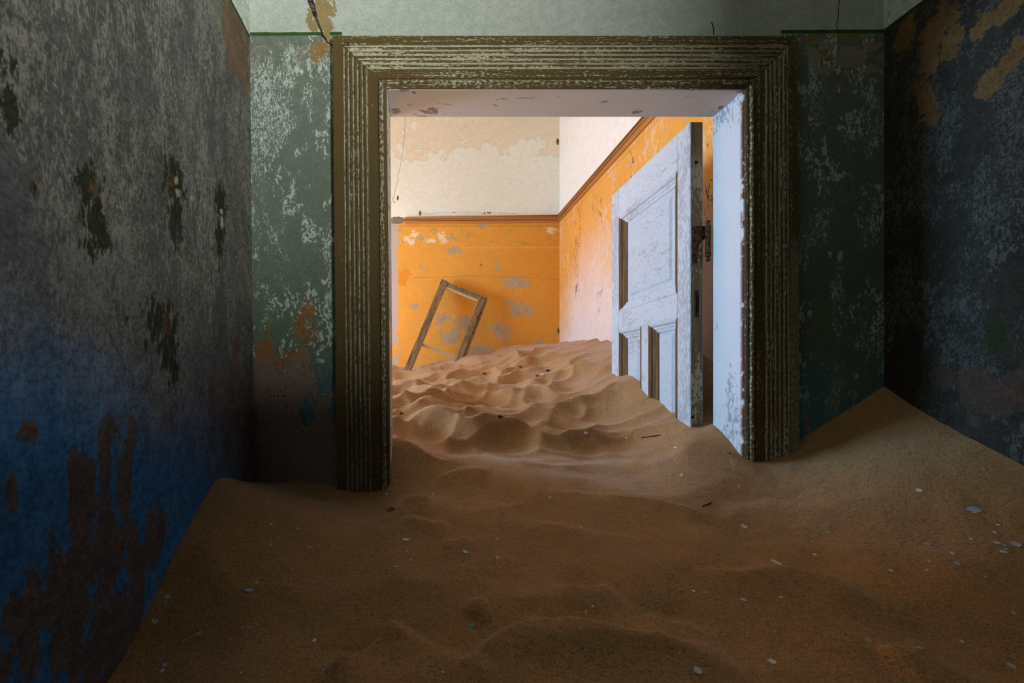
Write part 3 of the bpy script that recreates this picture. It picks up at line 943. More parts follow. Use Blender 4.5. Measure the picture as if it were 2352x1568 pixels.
# ------------------------------------------------------------------ sand
pts = [  # control points (x, y, z) of the drift
    (-0.545, 1.325, -0.362), (-0.56, 1.20, -0.315), (-0.56, 1.073, -0.289), (-0.56, 0.857, -0.440), (-0.56, 0.703, -0.545), (-0.56, 0.4, -0.60),
    (-0.40, 1.30, -0.372), (-0.272, 1.30, -0.382), (-0.20, 1.30, -0.386), (-0.115, 1.29, -0.377), (-0.35, 1.10, -0.37), (-0.35, 0.85, -0.47),
    (-0.108, 1.452, -0.235), (0.05, 1.40, -0.315), (0.4, 1.35, -0.325), (0.75, 1.35, -0.325),
    (1.062, 1.30, -0.282), (1.10, 1.30, -0.285), (1.16, 1.30, -0.272), (1.236, 1.31, -0.240), (1.35, 1.32, -0.165), (1.45, 1.325, -0.095), (1.525, 1.325, -0.045),
    (1.539, 1.25, -0.095), (1.539, 1.15, -0.155), (1.539, 0.998, -0.246), (1.539, 0.80, -0.37), (1.539, 0.5, -0.50), (1.30, 1.10, -0.285), (1.2, 0.9, -0.395),
    (1.063, 1.452, -0.190), (0.99, 1.474, -0.2014), (1.045, 1.474, -0.2014), (0.995, 1.75, -0.105), (0.995, 2.05, -0.006), (0.995, 2.15, 0.02),
    (1.15, 1.55, -0.13), (1.30, 1.80, 0.079), (1.30, 2.7, 0.222), (1.30, 3.75, 0.30), (1.30, 1.5, -0.02), (1.15, 1.8, 0.02),
    (0.85, 1.60, -0.235), (0.6, 1.60, -0.265), (0.3, 1.6, -0.27), (0.0, 1.60, -0.235),
    (-0.1, 2.2, -0.135), (0.3, 2.2, -0.125), (0.7, 2.2, -0.075), (-0.1, 3.0, -0.035), (0.4, 3.0, 0.05), (0.9, 3.0, 0.165),
    (-0.28, 3.75, 0.04), (0.40, 3.75, 0.160), (0.8, 3.75, 0.235), (-1.0, 3.75, -0.05), (-1.0, 2.6, -0.12), (-2.4, 3.7, -0.05), (-2.4, 1.5, -0.1), (-1.0, 1.5, -0.15),
    (0.0, 0.65, -0.515), (0.5, 0.65, -0.505), (1.0, 0.65, -0.495), (0.2, 1.0, -0.42), (0.7, 1.0, -0.405), (-0.3, 0.6, -0.545),
    (0.5, 0.0, -0.55), (-0.5, 0.0, -0.62), (1.5, 0.0, -0.55), (0.5, -1.0, -0.58), (-0.5, -3.2, -0.6), (1.5, -3.2, -0.6), (0.5, -3.2, -0.6),
]
PT = np.array(pts)


def tps_k(r2):
    return np.where(r2 > 1e-12, 0.5 * r2 * np.log(np.maximum(r2, 1e-12)), 0.0)


def tps_fit():
    n = len(PT)
    d2 = ((PT[:, None, :2] - PT[None, :, :2]) ** 2).sum(-1)
    A = np.zeros((n + 3, n + 3))
    A[:n, :n] = tps_k(d2) + np.eye(n) * 0.0004
    A[:n, n] = 1
    A[:n, n + 1:] = PT[:, :2]
    A[n, :n] = 1
    A[n + 1:, :n] = PT[:, :2].T
    return np.linalg.solve(A, np.concatenate([PT[:, 2], [0, 0, 0]]))


TW = tps_fit()


def base_h(x, y):
    r = TW[-3] + TW[-2] * x + TW[-1] * y
    for i in range(len(PT)):
        r = r + TW[i] * tps_k((x - PT[i, 0]) ** 2 + (y - PT[i, 1]) ** 2)
    return r


def hsh(ix, iy, s):
    h = (ix.astype(np.int64) * 374761393 + iy.astype(np.int64) * 668265263 + s * 974634777) & 0x7fffffff
    h = ((h ^ (h >> 13)) * 1274126177) & 0x7fffffff
    return ((h ^ (h >> 16)) & 0xffff) / 65535.0


def vnoise(x, y, s, seed=0):
    x, y = x * s, y * s
    ix, iy = np.floor(x), np.floor(y)
    fx, fy = x - ix, y - iy
    fx, fy = fx * fx * fx * (fx * (fx * 6 - 15) + 10), fy * fy * fy * (fy * (fy * 6 - 15) + 10)
    a, b = hsh(ix, iy, seed), hsh(ix + 1, iy, seed)
    c, d = hsh(ix, iy + 1, seed), hsh(ix + 1, iy + 1, seed)
    return (a * (1 - fx) + b * fx) * (1 - fy) + (c * (1 - fx) + d * fx) * fy - 0.5


def bowls(x, y, sx, sy, seed, k=26.0):
    """trampled sand: shallow bowls that meet in fairly sharp crests"""
    wx = x + vnoise(x, y, 5.0, seed + 1) * 0.16 + vnoise(x, y, 11.0, seed + 3) * 0.05
    wy = y + vnoise(x, y, 4.0, seed + 2) * 0.16 + vnoise(x, y, 10.0, seed + 4) * 0.05
    u, v = wx / sx, wy / sy
    iu, iv = np.floor(u), np.floor(v)
    acc = np.zeros_like(u)
    for du in (-1, 0, 1):
        for dv in (-1, 0, 1):
            cu, cv = iu + du, iv + dv
            px = cu + 0.5 + (hsh(cu, cv, seed) - 0.5) * 0.8
            py = cv + 0.5 + (hsh(cu, cv, seed + 50) - 0.5) * 0.8
            dep = (hsh(cu, cv, seed + 90) - 0.5) * 0.25
            acc += np.exp(-k * ((u - px) ** 2 + (v - py) ** 2 + dep))
    return -np.log(acc + 1e-30) / k


def sstep(v, a, b):
    t = np.clip((v - a) / (b - a), 0, 1)
    return t * t * (3 - 2 * t)


def unproject(px, py, hf):
    """first hit of the camera ray through a pixel with the height field"""
    ys = np.arange(0.45, 3.75, 0.002)
    xs = (px - CX) / F * ys
    zs = (CY - py) / F * ys
    d = zs - hf(xs, ys)
    i = np.argmax(d <= 0)
    return xs[i], ys[i], zs[i]


# small slumps and foot edges in the near room: polylines in the sand, height, reach towards the viewer
scarp_px = [
    ([(1030, 1567), (1100, 1500), (1165, 1458), (1240, 1440), (1330, 1446), (1440, 1478), (1560, 1492), (1650, 1486)], 0.016, 0.10),
    ([(925, 1196), (965, 1208), (1000, 1214), (1030, 1206)], 0.010, 0.05),
    ([(1010, 1250), (1042, 1252), (1055, 1240), (1090, 1240)], 0.009, 0.05),
    ([(1275, 1345), (1320, 1356), (1365, 1354), (1400, 1342)], 0.013, 0.06),
    ([(905, 1420), (870, 1465), (820, 1502), (740, 1534)], 0.020, 0.12),
    ([(1065, 1410), (1085, 1388), (1120, 1380)], 0.010, 0.05),
    ([(1470, 1412), (1530, 1426), (1600, 1424)], 0.008, 0.05),
    ([(1560, 1300), (1700, 1312), (1800, 1306), (1880, 1326), (1950, 1330)], 0.010, 0.07),
    ([(1215, 1196), (1290, 1204), (1370, 1220), (1480, 1224)], 0.006, 0.06),
    ([(1250, 1130), (1400, 1144), (1520, 1160), (1640, 1180)], 0.006, 0.05),
    ([(700, 1146), (735, 1158), (770, 1150)], 0.010, 0.04),
    ([(945, 1143), (965, 1152), (990, 1146)], 0.010, 0.04),
    ([(1000, 1098), (1060, 1084), (1130, 1088)], 0.010, 0.05),
    ([(2010, 1500), (2080, 1510), (2120, 1500)], 0.014, 0.08),
    ([(925, 1010), (975, 1045), (1020, 1062), (1080, 1055), (1120, 1034)], 0.014, 0.08),
]
SCARPS = []
for line, h, reach in scarp_px:
    SCARPS.append(([unproject(px, py, base_h)[:2] for px, py in line], h, reach))
DIMPLES = [(unproject(px, py, base_h)[:2], rx, ry, d) for px, py, rx, ry, d in (
    (1330, 1335, 0.05, 0.03, 0.008), (1480, 1045, 0.13, 0.06, 0.016), (975, 1200, 0.04, 0.025, 0.008), (1880, 1300, 0.09, 0.04, 0.010),
    (725, 1140, 0.05, 0.025, 0.010), (1330, 1490, 0.10, 0.03, -0.012), (1540, 1410, 0.06, 0.03, 0.008), (850, 1500, 0.08, 0.04, 0.014))]


def height(x, y):
    z = base_h(x, y)
    inner = sstep(y, 1.32, 1.62)
    calm = (1 - 0.85 * np.exp(-(((x - 1.02) / 0.28) ** 2) - ((y - 1.75) / 0.6) ** 2)) * (1 - 0.6 * sstep(x, 0.75, 1.05) * sstep(y, 2.0, 2.4))
    m = inner * calm
    b1 = bowls(x, y, 0.46, 0.21, 11, 70.0) - 0.12
    b2 = bowls(x, y, 0.25, 0.115, 23, 45.0) - 0.12
    far = 1 - 0.6 * sstep(y, 2.7, 3.5)
    z = z + m * (b1 * 0.17 + b2 * 0.075) * far
    front = 1 - sstep(y, 1.3, 1.7)
    fb = bowls(x, y, 0.42, 0.20, 37, 14.0) - 0.12
    z = z + front * sstep(y, 0.3, 0.6) * fb * 0.030 * (1 - np.exp(-((x - 1.5) / 0.35) ** 2))
    z = z + vnoise(x, y, 6.0, 3) * 0.012 + vnoise(x, y, 15.0, 5) * 0.005 + vnoise(x, y, 38.0, 7) * 0.0018
    for (cx, cy), rx, ry, d in DIMPLES:
        z = z - d * np.exp(-((x - cx) / rx) ** 2 - ((y - cy) / ry) ** 2)
    for line, h, reach in SCARPS:
        best = np.full_like(x, 9.0)
        sgn = np.ones_like(x)
        endf = np.ones_like(x)
        nseg = len(line) - 1
        for i in range(nseg):
            ax, ay = line[i]
            bx, by = line[i + 1]
            dx, dy = bx - ax, by - ay
            t = np.clip(((x - ax) * dx + (y - ay) * dy) / (dx * dx + dy * dy), 0, 1)
            d = np.hypot(x - ax - t * dx, y - ay - t * dy)
            side = np.sign(dx * (y - ay) - dy * (x - ax)) * (1 if dx > 0 else -1)
            w = d < best
            best = np.where(w, d, best)
            sgn = np.where(w, side, sgn)
            tt = (i + t) / nseg
            endf = np.where(w, np.clip(np.minimum(tt, 1 - tt) * 5, 0, 1), endf)
        sd = best * sgn          # positive = away from the viewer
        up = 1 / (1 + np.exp(np.clip(sd / 0.0045, -40, 40)))
        z = z + 1.7 * h * endf * up * np.exp(-np.maximum(-sd, 0) / reach)
    return z


xs = np.concatenate([np.arange(XFL - 0.015, -0.68, 0.03), np.arange(-0.66, XR + 0.02, 0.008)])
ys = np.concatenate([np.arange(-3.21, 0.42, 0.05), np.arange(0.43, 2.2, 0.006), np.arange(2.2, YB + 0.015, 0.009)])
GX, GY = np.meshgrid(xs, ys)
GZ = height(GX, GY)
nx, ny = len(xs), len(ys)
cxm = (GX[:-1, :-1] + GX[1:, 1:]) / 2
cym = (GY[:-1, :-1] + GY[1:, 1:]) / 2
keep = ((cym < YF + 0.012) & (cxm > XL - 0.012)) | ((cym > YFB - 0.012) & (cxm < XFR + 0.010)) | ((cxm > JL - 0.012) & (cxm < JR + 0.010))
idx = np.arange(nx * ny).reshape(ny, nx)
quads = np.stack([idx[:-1, :-1], idx[:-1, 1:], idx[1:, 1:], idx[1:, :-1]], -1)[keep]
used = np.zeros(nx * ny, bool)
used[quads.ravel()] = True
remap = np.cumsum(used) - 1
co = np.stack([GX.ravel(), GY.ravel(), GZ.ravel()], -1)[used]
quads = remap[quads]
me = bpy.data.meshes.new('sand_drift')
me.vertices.add(len(co))
me.vertices.foreach_set('co', co.ravel())
me.loops.add(quads.size)
me.loops.foreach_set('vertex_index', quads.ravel().astype(np.int32))
me.polygons.add(len(quads))
me.polygons.foreach_set('loop_start', np.arange(0, quads.size, 4, dtype=np.int32))
me.polygons.foreach_set('use_smooth', np.ones(len(quads), bool))
me.update(calc_edges=True)
me.validate()
tag(link('sand_drift', me, M_sand), 'drifted orange-brown desert sand filling both rooms and burying the doorway', 'sand', kind='stuff')


def at_sand(px, py):
    return Vector(unproject(px, py, height))


def sand_normal(x, y):
    e = 0.012
    f = lambda a, b: float(height(np.array([a]), np.array([b]))[0])
    return Vector((f(x - e, y) - f(x + e, y), f(x, y - e) - f(x, y + e), 2 * e)).normalized()


# ------------------------------------------------------------------ the door leaf, standing open into the far room
DX, DT = 0.9945, 0.048         # left face, thickness
DY0, DY1 = 1.474, 2.084
DZ1, DZ0 = 0.936, -0.95
door = link('panelled_door', None, loc=(DX + DT / 2, DY0, DZ0))
tag(door, 'peeling bluish-white panelled door standing open, half buried in sand', 'door', kind='thing')
OFF = Vector((DX + DT / 2, DY0, DZ0))


def dpart(name, bm, mats, parent=None, bev=0.0, smooth=False):
    if bev: bevel(bm, bev)
    p = parent or door
    off = OFF if parent is None else OFF + parent.location
    # local origin at the centre of the piece
    c = sum((v.co for v in bm.verts), Vector()) / len(bm.verts)
    for v in bm.verts: v.co -= c
    o = from_bm(name, bm, mats, p, c - off, smooth)
    return o


def by_normal(o):
    """edge faces that look along the wall get the bare brown wood (slot 1)"""
    for p in o.data.polygons:
        if abs(p.normal.y) > 0.75: p.material_index = 1


YS0, YS1 = 1.550, 2.008        # inner edges of the stiles
ZP1, ZP0 = 0.793, 0.315        # upper panel opening
ZL = 0.221                     # top of the lower panels
MY0, MY1 = 1.749, 1.803        # mullion
bm = bmesh.new()
box(bm, (DX, DY0, DZ0), (DX + DT, YS0, DZ1))
st1 = dpart('stile', bm, [M_doorv, M_edge], bev=0.003)
by_normal(st1)
st1['label'] = 'hinge stile with bare brown edge'
bm = bmesh.new()
box(bm, (DX, YS1, DZ0), (DX + DT, DY1, DZ1))
by_normal(dpart('stile', bm, [M_doorv, M_edge], bev=0.003))
bm = bmesh.new()
box(bm, (DX + 0.0008, YS0, ZP1), (DX + DT, YS1, DZ1))
dpart('top_rail', bm, M_doorh, bev=0.0015)
bm = bmesh.new()
box(bm, (DX + 0.0008, YS0, ZL), (DX + DT, YS1, ZP0))
dpart('lock_rail', bm, M_doorh, bev=0.0015)
bm = bmesh.new()
box(bm, (DX + 0.0008, YS0, DZ0), (DX + DT, YS1, DZ0 + 0.16))
dpart('bottom_rail', bm, M_doorh, bev=0.0015)
bm = bmesh.new()
box(bm, (DX + 0.0008, MY0, DZ0 + 0.16), (DX + DT, MY1, ZL))
by_normal(dpart('mullion', bm, [M_doorv, M_brown], bev=0.0015))


def panel(y0, y1, z0, z1, mat):
    bm = bmesh.new()
    xf = DX + 0.024
    box(bm, (xf, y0 - 0.004, z0 - 0.004), (xf + 0.010, y1 + 0.004, z1 + 0.004))
    m = 0.062 if y1 - y0 < 0.3 else 0.078
    # raised field with a sloping border and a small quirk
    y0_, y1_, z0_, z1_ = y0 + m, y1 - m, z0 + m, z1 - m
    def ring(my, x): return [bm.verts.new((x, y0_ - my, z0_ - my)), bm.verts.new((x, y1_ + my, z0_ - my)),
                             bm.verts.new((x, y1_ + my, z1_ + my)), bm.verts.new((x, y0_ - my, z1_ + my))]
    r0, r1, r2 = ring(0.012, xf + 0.001), ring(0.006, xf - 0.0025), ring(0.0, xf - 0.006)
    for A, B in ((r0, r1), (r1, r2)):
        for i in range(4): bm.faces.new((A[i], A[(i + 1) % 4], B[(i + 1) % 4], B[i]))
    bm.faces.new(r2)
    return bm


dpart('upper_panel', panel(YS0, YS1, ZP0, ZP1, None), M_doorp)
dpart('lower_panel', panel(YS0, MY0, DZ0 + 0.16, ZL, None), M_doorp)
dpart('lower_panel', panel(MY1, YS1, DZ0 + 0.16, ZL, None), M_doorp)

mp = [(0.0, 0.001), (0.004, -0.001), (0.011, 0.0015), (0.016, 0.006), (0.018, 0.011), (0.026, 0.0125), (0.030, 0.016),
      (0.040, 0.0185), (0.044, 0.023), (0.044, 0.027), (0.0, 0.027)]      # (in from the frame, back from the face)


def moulding(c0, c1, inw):
    """mitred panel moulding from corner c0 to c1 (y, z); inw = inward direction (y, z)"""
    bm = bmesh.new()
    d = (Vector(c1) - Vector(c0)).normalized()
    i_ = Vector(inw)
    A, B = [], []
    for w, dep in mp:
        a = Vector(c0) + i_ * w + d * w
        b = Vector(c1) + i_ * w - d * w
        A.append(bm.verts.new((DX + dep, a.x, a.y)))
        B.append(bm.verts.new((DX + dep, b.x, b.y)))
    n = len(mp)
    for i in range(n): bm.faces.new((A[i], A[(i + 1) % n], B[(i + 1) % n], B[i]))
    bm.faces.new(A)
    bm.faces.new(B[::-1])
    return bm


for y0, y1, z0, z1 in ((YS0, YS1, ZP0, ZP1), (YS0, MY0, DZ0 + 0.16, ZL), (MY1, YS1, DZ0 + 0.16, ZL)):
    dpart('moulding', moulding((y0, z1), (y1, z1), (0, -1)), M_doorh)
    dpart('moulding', moulding((y0, z0), (y1, z0), (0, 1)), M_doorh)
    dpart('moulding', moulding((y1, z0), (y1, z1), (-1, 0)), M_brown)
    dpart('moulding', moulding((y0, z0), (y0, z1), (1, 0)), M_brown)


# ironwork on the hinge edge
def cyl(bm, c, r, h, n=14):
    bmesh.ops.create_cone(bm, cap_ends=True, segments=n, radius1=r, radius2=r, depth=h, matrix=Matrix.Translation(c))


yE = DY0
bm = bmesh.new()       # L-shaped leaf of the lift-off hinge
outl = [(DX + 0.004, 0.548), (DX + DT + 0.004, 0.548), (DX + DT + 0.004, 0.500), (DX + 0.040, 0.492), (DX + 0.030, 0.478),
        (DX + 0.026, 0.460), (DX + 0.026, 0.412), (DX + 0.004, 0.412)]
fa = [bm.verts.new((x, yE - 0.004, z)) for x, z in outl]
fb = [bm.verts.new((x, yE, z)) for x, z in outl]
bm.faces.new(fa)
bm.faces.new(fb[::-1])
for i in range(len(outl)): bm.faces.new((fa[i], fa[(i + 1) % len(outl)], fb[(i + 1) % len(outl)], fb[i]))
hinge = dpart('hinge', bm, M_rust)
hinge['label'] = 'rusty iron lift-off hinge'
hx, hy = DX + DT + 0.0085, yE - 0.013
bm = bmesh.new()
cyl(bm, (hx, hy, 0.524), 0.0085, 0.047)
cyl(bm, (hx, hy, 0.4655), 0.0088, 0.066)
cyl(bm, (hx, hy, 0.4995), 0.0065, 0.006)
dpart('hinge_barrel', bm, M_rust, hinge)
for zc, s in ((0.556, 1), (0.424, -1)):
    bm = bmesh.new()
    cyl(bm, (hx, hy, zc - s * 0.006), 0.005, 0.008)
    bmesh.ops.create_uvsphere(bm, u_segments=12, v_segments=8, radius=0.0075, matrix=Matrix.Translation((hx, hy, zc + s * 0.003)))
    dpart('hinge_finial', bm, M_rust, hinge, smooth=True)


def slot(z0, z1, xc, w):
    bm = bmesh.new()
    box(bm, (xc - w / 2, yE - 0.0012, z0), (xc + w / 2, yE + 0.004, z1))
    return bm


xm = DX + DT * 0.5
o = dpart('latch_plate', slot(0.212, 0.312, xm, 0.015), M_rust)
o = dpart('latch_slot', slot(0.232, 0.292, xm + 0.002, 0.009), M_dark)
o.location.y -= 0.001
o = dpart('bolt_slot', slot(0.780, 0.790, xm - 0.002, 0.012), M_dark)
bm = bmesh.new()
cyl(bm, (0, 0, 0), 0.0055, 0.004, 12)
bmesh.ops.rotate(bm, verts=bm.verts, matrix=Matrix.Rotation(math.pi / 2, 3, 'X'), cent=(0, 0, 0))
bmesh.ops.translate(bm, verts=bm.verts, vec=(DX + 0.008, yE - 0.0008, -0.158))
dpart('key_hole', bm, M_dark)

# ------------------------------------------------------------------ old window sash leaning on the back wall
tl = P(1015, 640, 3.655)
bl = P(929, 845, 3.42)
tr = P(1127, 682, 3.655)
vax = (bl - tl).normalized()
uax = (tr - tl)
uax = (uax - vax * uax.dot(vax)).normalized()
nax = uax.cross(vax)
if nax.y < 0: nax = -nax          # towards the wall
SW = 0.462
SL = 1.30
sash = link('window_sash', None)
sash.matrix_world = Matrix.Translation(tl) @ Matrix((uax, vax, nax)).transposed().to_4x4()
tag(sash, 'empty weathered wooden window sash leaning askew against the orange back wall', 'window frame')


def spart(name, pieces, mats, bev=0.003):
    bm = bmesh.new()
    for a_, b_, mi in pieces:
        box(bm, a_, b_, mi)
    if bev: bevel(bm, bev)
    c = sum((v.co for v in bm.verts), Vector()) / len(bm.verts)
    for v in bm.verts: v.co -= c
    return from_bm(name, bm, mats, sash, c)


ST = 0.045
spart('stile', [((0, 0, 0), (0.062, SL, ST), 0)], M_sash)
o = spart('stile', [((SW - 0.082, 0.002, -0.004), (SW - 0.026, SL, ST), 0), ((SW - 0.026, 0.008, 0.006), (SW, SL, ST - 0.005), 0)], M_sash)
o['label'] = 'rebated right stile with nail holes'
spart('top_rail', [((0.062, 0.006, 0.002), (SW - 0.082, 0.052, ST), 0)], M_sash)
spart('glazing_bead', [((0.062, 0.052, 0.006), (SW - 0.082, 0.072, 0.018), 0), ((0.062, 0.052, 0.018), (SW - 0.082, 0.062, ST - 0.004), 0)], M_sashl, 0.002)
spart('glazing_bar', [((0.062, 0.640, 0.008), (SW - 0.082, 0.650, ST - 0.006), 0), ((0.062, 0.650, 0.014), (SW - 0.082, 0.662, ST - 0.01), 0)], M_sashl, 0.002)
spart('bottom_rail', [((0.062, SL - 0.07, 0.002), (SW - 0.082, SL - 0.004, ST), 0)], M_sash)
for vv in (0.03, 0.17, 0.38, 0.62):
    bm = bmesh.new()
    cyl(bm, (0, 0, 0), 0.006, 0.004, 10)
    from_bm('nail_hole', bm, M_dark, sash, (SW - 0.013 if vv > 0.1 else SW - 0.045, vv, 0.0055 if vv > 0.1 else -0.0045))

# ------------------------------------------------------------------ paint chips, twigs and crumbs on the sand
chips = [  # px, py, length px, width px, kind, label (None = one of the countless tiny ones)
    (385, 1373, 20, 15, 'b', 'large bluish paint chip at the foot of the blue wall'),
    (355, 1427, 15, 11, 'w', 'pale paint chip closest to the blue left wall'),
    (457, 1456, 15, 8, 'b', 'oval blue paint chip on the dark sand left of the wide hollow'),
    (572, 1356, 22, 7, 'b', 'long narrow blue-grey paint chip on the left foreground sand'),
    (721, 1473, 15, 9, 'w', 'pale grey paint chip beside the shaded hollow at lower left'),
    (379, 1528, 15, 8, 'b', 'upper blue chip of a pair at the bottom left sand edge'),
    (373, 1541, 13, 7, 'w', 'lower grey chip of a pair at the bottom left sand edge'),
    (931, 1240, 20, 7, 'w', 'slender cream paint sliver in front of the left door casing'),
    (1068, 1268, 13, 8, 'w', 'cream paint chip on the sand below the doorway middle, left of centre'),
    (1083, 1436, 10, 9, 't', 'square teal paint chip on the centre foreground sand'),
    (1017, 1545, 11, 6, 'b', 'bluish paint chip in the dark furrow at the bottom centre'),
    (1601, 1539, 22, 13, 'w', 'big ragged pale chip at the bottom edge, right of centre'),
    (1772, 1520, 20, 11, 'w', 'wedge-shaped pale chip at the bottom, right of the big ragged one'),
    (1707, 1378, 17, 8, 'w', 'bright oblong paint chip on the right foreground sand'),
    (1784, 1293, 18, 10, 'w', 'bright notched paint chip on the pale sand crest at right'),
    (1710, 1209, 11, 7, 'w', 'small bright chip on the sand below the right door casing'),
    (2237, 1170, 32, 13, 'b', 'largest flat lilac-blue paint flake on the right-hand sand slope'),
    (2111, 1126, 13, 7, 'w', 'grey paint chip high on the right-hand sand slope'),
    (2303, 1251, 13, 8, 'b', 'lilac chip in the middle of the shattered cluster by the right wall'),
    (2331, 1249, 17, 10, 'b', 'rightmost blue chip of the shattered cluster by the right wall'),
    (2289, 1247, 16, 6, 'w', 'leftmost thin grey chip of the shattered cluster by the right wall'),
    (2306, 1260, 13, 6, 'w', 'middle grey chip below the lilac one in the shattered cluster'),
    (2304, 1268, 12, 5, 'w', 'lowest thin chip of the shattered cluster by the right wall'),
    (2130, 1250, 11, 8, 'b', 'rounded pale blue chip left of the shattered cluster'),
    (2321, 1530, 14, 9, 'b', 'blue paint chip in the bottom right corner of the sand'),
    (1345, 994, 11, 5, 'w', 'yellowish chip on the sand crest inside the doorway'),
    (1566, 1091, 11, 5, 'w', 'cream chip on the sand between door foot and camera'),
    (1264, 1143, 9, 5, 'w', 'cream chip on the smooth sand before the threshold middle'),
    (2112, 1489, 11, 6, 'b', 'blue chip beside the dark dent at lower right'),
    (623, 1205, 10, 6, 'b', 'pale blue chip on the sand in front of the left wall panel'),
]
tiny = [(589, 1338, 'w'), (576, 1442, 'b'), (557, 1442, 'b'), (935, 1267, 'w'), (514, 1412, 't'), (758, 1345, 't'), (497, 1221, 'b'),
        (685, 1215, 'w'), (382, 1393, 'b'), (370, 1363, 't'), (554, 1546, 'w'), (356, 1538, 'w'), (423, 1471, 'w'), (434, 1334, 'b'),
        (1560, 1499, 'w'), (1427, 1439, 'w'), (1562, 1355, 'b'), (1592, 1358, 'w'), (1361, 1393, 'w'), (1141, 1239, 'w'),
        (1143, 1281, 'w'), (1335, 1211, 'w'), (1780, 1452, 'w'), (1871, 1274, 'w'), (1697, 1118, 'w'), (1902, 1223, 'b'), (2046, 1311, 'w'),
        (2198, 1294, 'b'), (2208, 1427, 'b'), (2284, 1223, 'w'), (2292, 1206, 'w'), (1792, 1372, 'w'), (2263, 1325, 'w'), (2188, 1271, 'w'),
        (2327, 1408, 'w'), (2134, 1290, 'w'), (1993, 1471, 'b'), (2209, 1474, 'w'), (2129, 1310, 'w'), (1438, 1006, 'w'), (1551, 1028, 'w'),
        (1246, 860, 'w'), (995, 1135, 'w'), (888, 1134, 'w'), (910, 1302, 'w'), (943, 1287, 'w'), (1618, 1361, 'b'), (1240, 1402, 'w'), (1345, 1405, 'w'),
        (622, 1252, 'b'), (711, 1257, 'w'), (443, 1247, 'b'), (1131, 1560, 'w'), (2230, 1238, 'w')]
MARKS = [  # short names of landmarks, for telling the small flecks apart
    (385, 1373, 'large bluish chip by the blue wall'), (355, 1427, 'pale chip closest to the blue wall'), (457, 1456, 'oval blue chip'),
    (572, 1356, 'long narrow blue-grey chip'), (721, 1473, 'pale grey chip by the shaded hollow'), (379, 1528, 'pair of chips at bottom left'),
    (931, 1240, 'slender cream sliver'), (1068, 1268, 'cream chip left of centre'), (1083, 1436, 'square teal chip'),
    (1017, 1545, 'bluish chip at bottom centre'), (1601, 1539, 'big ragged pale chip'), (1772, 1520, 'wedge-shaped pale chip'),
    (1707, 1378, 'bright oblong chip'), (1784, 1293, 'bright notched chip'), (1710, 1209, 'small chip below the right casing'),
    (2237, 1170, 'largest lilac-blue flake'), (2111, 1126, 'grey chip high on the right slope'), (2310, 1255, 'shattered chip cluster'),
    (2130, 1250, 'rounded pale blue chip'), (2321, 1530, 'blue chip in the bottom right corner'), (1345, 994, 'yellowish chip inside the doorway'),
    (1566, 1091, 'cream chip before the door foot'), (1264, 1143, 'cream chip by the threshold'), (2112, 1489, 'blue chip at lower right'),
    (623, 1205, 'pale blue chip below the left panel'), (897, 1171, 'dry brown husk'), (1495, 1003, 'thin dark twig'), (1600, 1590, 'bottom edge of the picture')]
USED = set()


def fleck_label(px, py, kd):
    col = {'w': 'pale', 'b': 'bluish', 't': 'teal'}[kd]
    for mx, my, nm in sorted(MARKS, key=lambda m: (m[0] - px) ** 2 + (m[1] - py) ** 2):
        dx, dy = px - mx, py - my
        if abs(dx) > 1.6 * abs(dy): d = 'right of' if dx > 0 else 'left of'
        elif abs(dy) > 1.6 * abs(dx): d = 'in front of' if dy > 0 else 'behind'
        else: d = ('in front and ' if dy > 0 else 'behind and ') + ('right of' if dx > 0 else 'left of')
        lab = 'tiny %s fleck %s the %s' % (col, d, nm)
        if lab not in USED:
            USED.add(lab)
            return lab


CM = {'w': M_chipw, 'b': M_chipb, 't': M_chipt}


def chip(px, py, L, Wd, kind, seed, name='paint_chip', th=0.0016):
    rnd = random.Random(seed)
    c = at_sand(px, py)
    n = sand_normal(c.x, c.y)
    per = c.y / F
    a_len = L * per / 2
    # foreshortening: a flat flake on the ground looks squashed by about |view . normal|
    view = c.normalized()
    sq = max(0.35, abs(view.dot(n)))
    b_len = min(a_len * 1.3, Wd * per / 2 / sq)
    bm = bmesh.new()
    k = rnd.choice((6, 7, 7, 8))
    top, bot = [], []
    curl = rnd.uniform(-0.12, 0.18)
    ph = rnd.uniform(0, 6.28)
    for i in range(k):
        a_ = 2 * math.pi * i / k + ph
        r = rnd.uniform(0.58, 1.18)
        x, y = math.cos(a_) * a_len * r, math.sin(a_) * b_len * r
        z = curl * (x * x) / max(a_len, 1e-4)
        top.append(bm.verts.new((x, y, z + th)))
        bot.append(bm.verts.new((x * 0.96, y * 0.96, z)))
    bm.faces.new(top)
    bm.faces.new(bot[::-1])
    for i in range(k): bm.faces.new((top[i], bot[i], bot[(i + 1) % k], top[(i + 1) % k]))
    ang = rnd.uniform(-0.35, 0.35)
    o = from_bm(name, bm, CM.get(kind, kind) if isinstance(kind, str) else kind)
    q = Vector((0, 0, 1)).rotation_difference(n).to_matrix().to_4x4()
    tilt = Matrix.Rotation(rnd.uniform(-0.12, 0.12), 4, 'X')
    o.matrix_world = Matrix.Translation(c + n * 0.0003) @ q @ Matrix.Rotation(ang, 4, 'Z') @ tilt
    return o


for i, (px, py, L, Wd, kd, lab) in enumerate(chips):
    tag(chip(px, py, L, Wd, kd, 100 + i), lab, 'paint chip', 'paint chips on the sand')
for i, (px, py, kd) in enumerate(tiny):
    rnd = random.Random(500 + i)
    L = rnd.uniform(5, 8)
    tag(chip(px, py, L, L * 0.62, kd, 700 + i, 'paint_fleck'), fleck_label(px, py, kd), 'paint chip', 'tiny paint flecks on the sand')


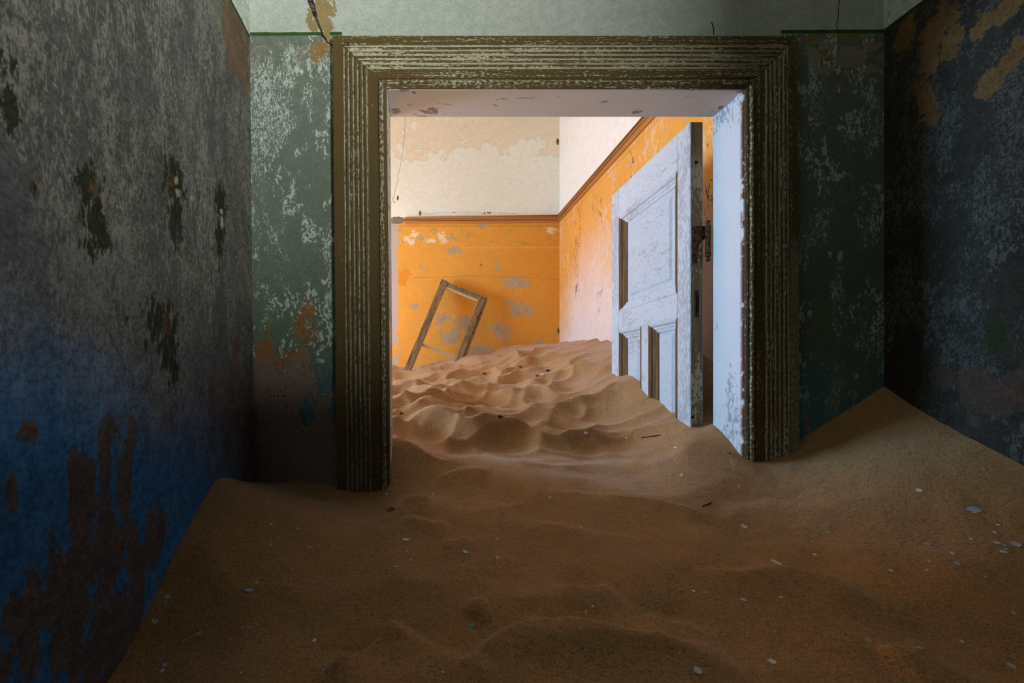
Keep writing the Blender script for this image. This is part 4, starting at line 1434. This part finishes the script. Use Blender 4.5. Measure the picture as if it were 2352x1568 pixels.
def twig(pa, pb, r, label, name='twig'):
    a_, b_ = at_sand(*pa), at_sand(*pb)
    bm = bmesh.new()
    n = 5
    rings = []
    L = (b_ - a_).length
    for i in range(n + 1):
        t = i / n
        rr = r * (1 - 0.35 * abs(t - 0.4))
        rings.append([bm.verts.new(((t - 0.5) * L, math.cos(q) * rr + 0.0012 * math.sin(t * 7), math.sin(q) * rr)) for q in
                      [2 * math.pi * j / 7 for j in range(7)]])
    for i in range(n):
        for j in range(7): bm.faces.new((rings[i][j], rings[i][(j + 1) % 7], rings[i + 1][(j + 1) % 7], rings[i + 1][j]))
    bm.faces.new(rings[0][::-1])
    bm.faces.new(rings[-1])
    o = from_bm(name, bm, M_twig, smooth=True)
    d = (b_ - a_).normalized()
    o.matrix_world = Matrix.Translation((a_ + b_) / 2 + Vector((0, 0, r * 0.7))) @ d.to_track_quat('X', 'Z').to_matrix().to_4x4()
    return tag(o, label, 'twig')


twig((1473, 1006), (1516, 1000), 0.0024, 'thin dark twig lying on the sand below the open door')
twig((1614, 1164), (1634, 1154), 0.0020, 'short dark twig on the sand in front of the right casing')
tag(chip(897, 1171, 22, 8, M_leaf, 41, 'dry_husk', 0.003), 'dry brown husk on the sand in front of the left casing', 'husk')
tag(chip(1676, 1042, 11, 6, M_leaf, 42, 'dry_husk', 0.004), 'dark bent husk on the sand beside the right jamb', 'husk')
for i, (px, py, s, lab) in enumerate(((1258, 852, 9, 'rightmost dark brown crumb on the sand crest of the far room'),
                                      (1234, 864, 7, 'reddish dark crumb just below the rightmost one'),
                                      (1112, 858, 7, 'dark pebble on the far sand below the leaning sash'),
                                      (1195, 843, 6, 'dark pebble high on the far sand, nearest the back wall'),
                                      (922, 950, 7, 'dark pebble beside the left jamb on the far sand'),
                                      (1149, 958, 10, 'knobbly dark pebble in the middle of the trampled sand'))):
    rnd = random.Random(i + 9)
    c = at_sand(px, py)
    r = s * c.y / F / 2
    bm = bmesh.new()
    bmesh.ops.create_icosphere(bm, subdivisions=2, radius=r)
    for v in bm.verts: v.co = Vector((v.co.x * 1.1, v.co.y, v.co.z * 0.7)) * rnd.uniform(0.82, 1.15)
    o = from_bm('pebble', bm, M_twig, loc=c + Vector((0, 0, r * 0.3)))
    tag(o, lab, 'pebble')
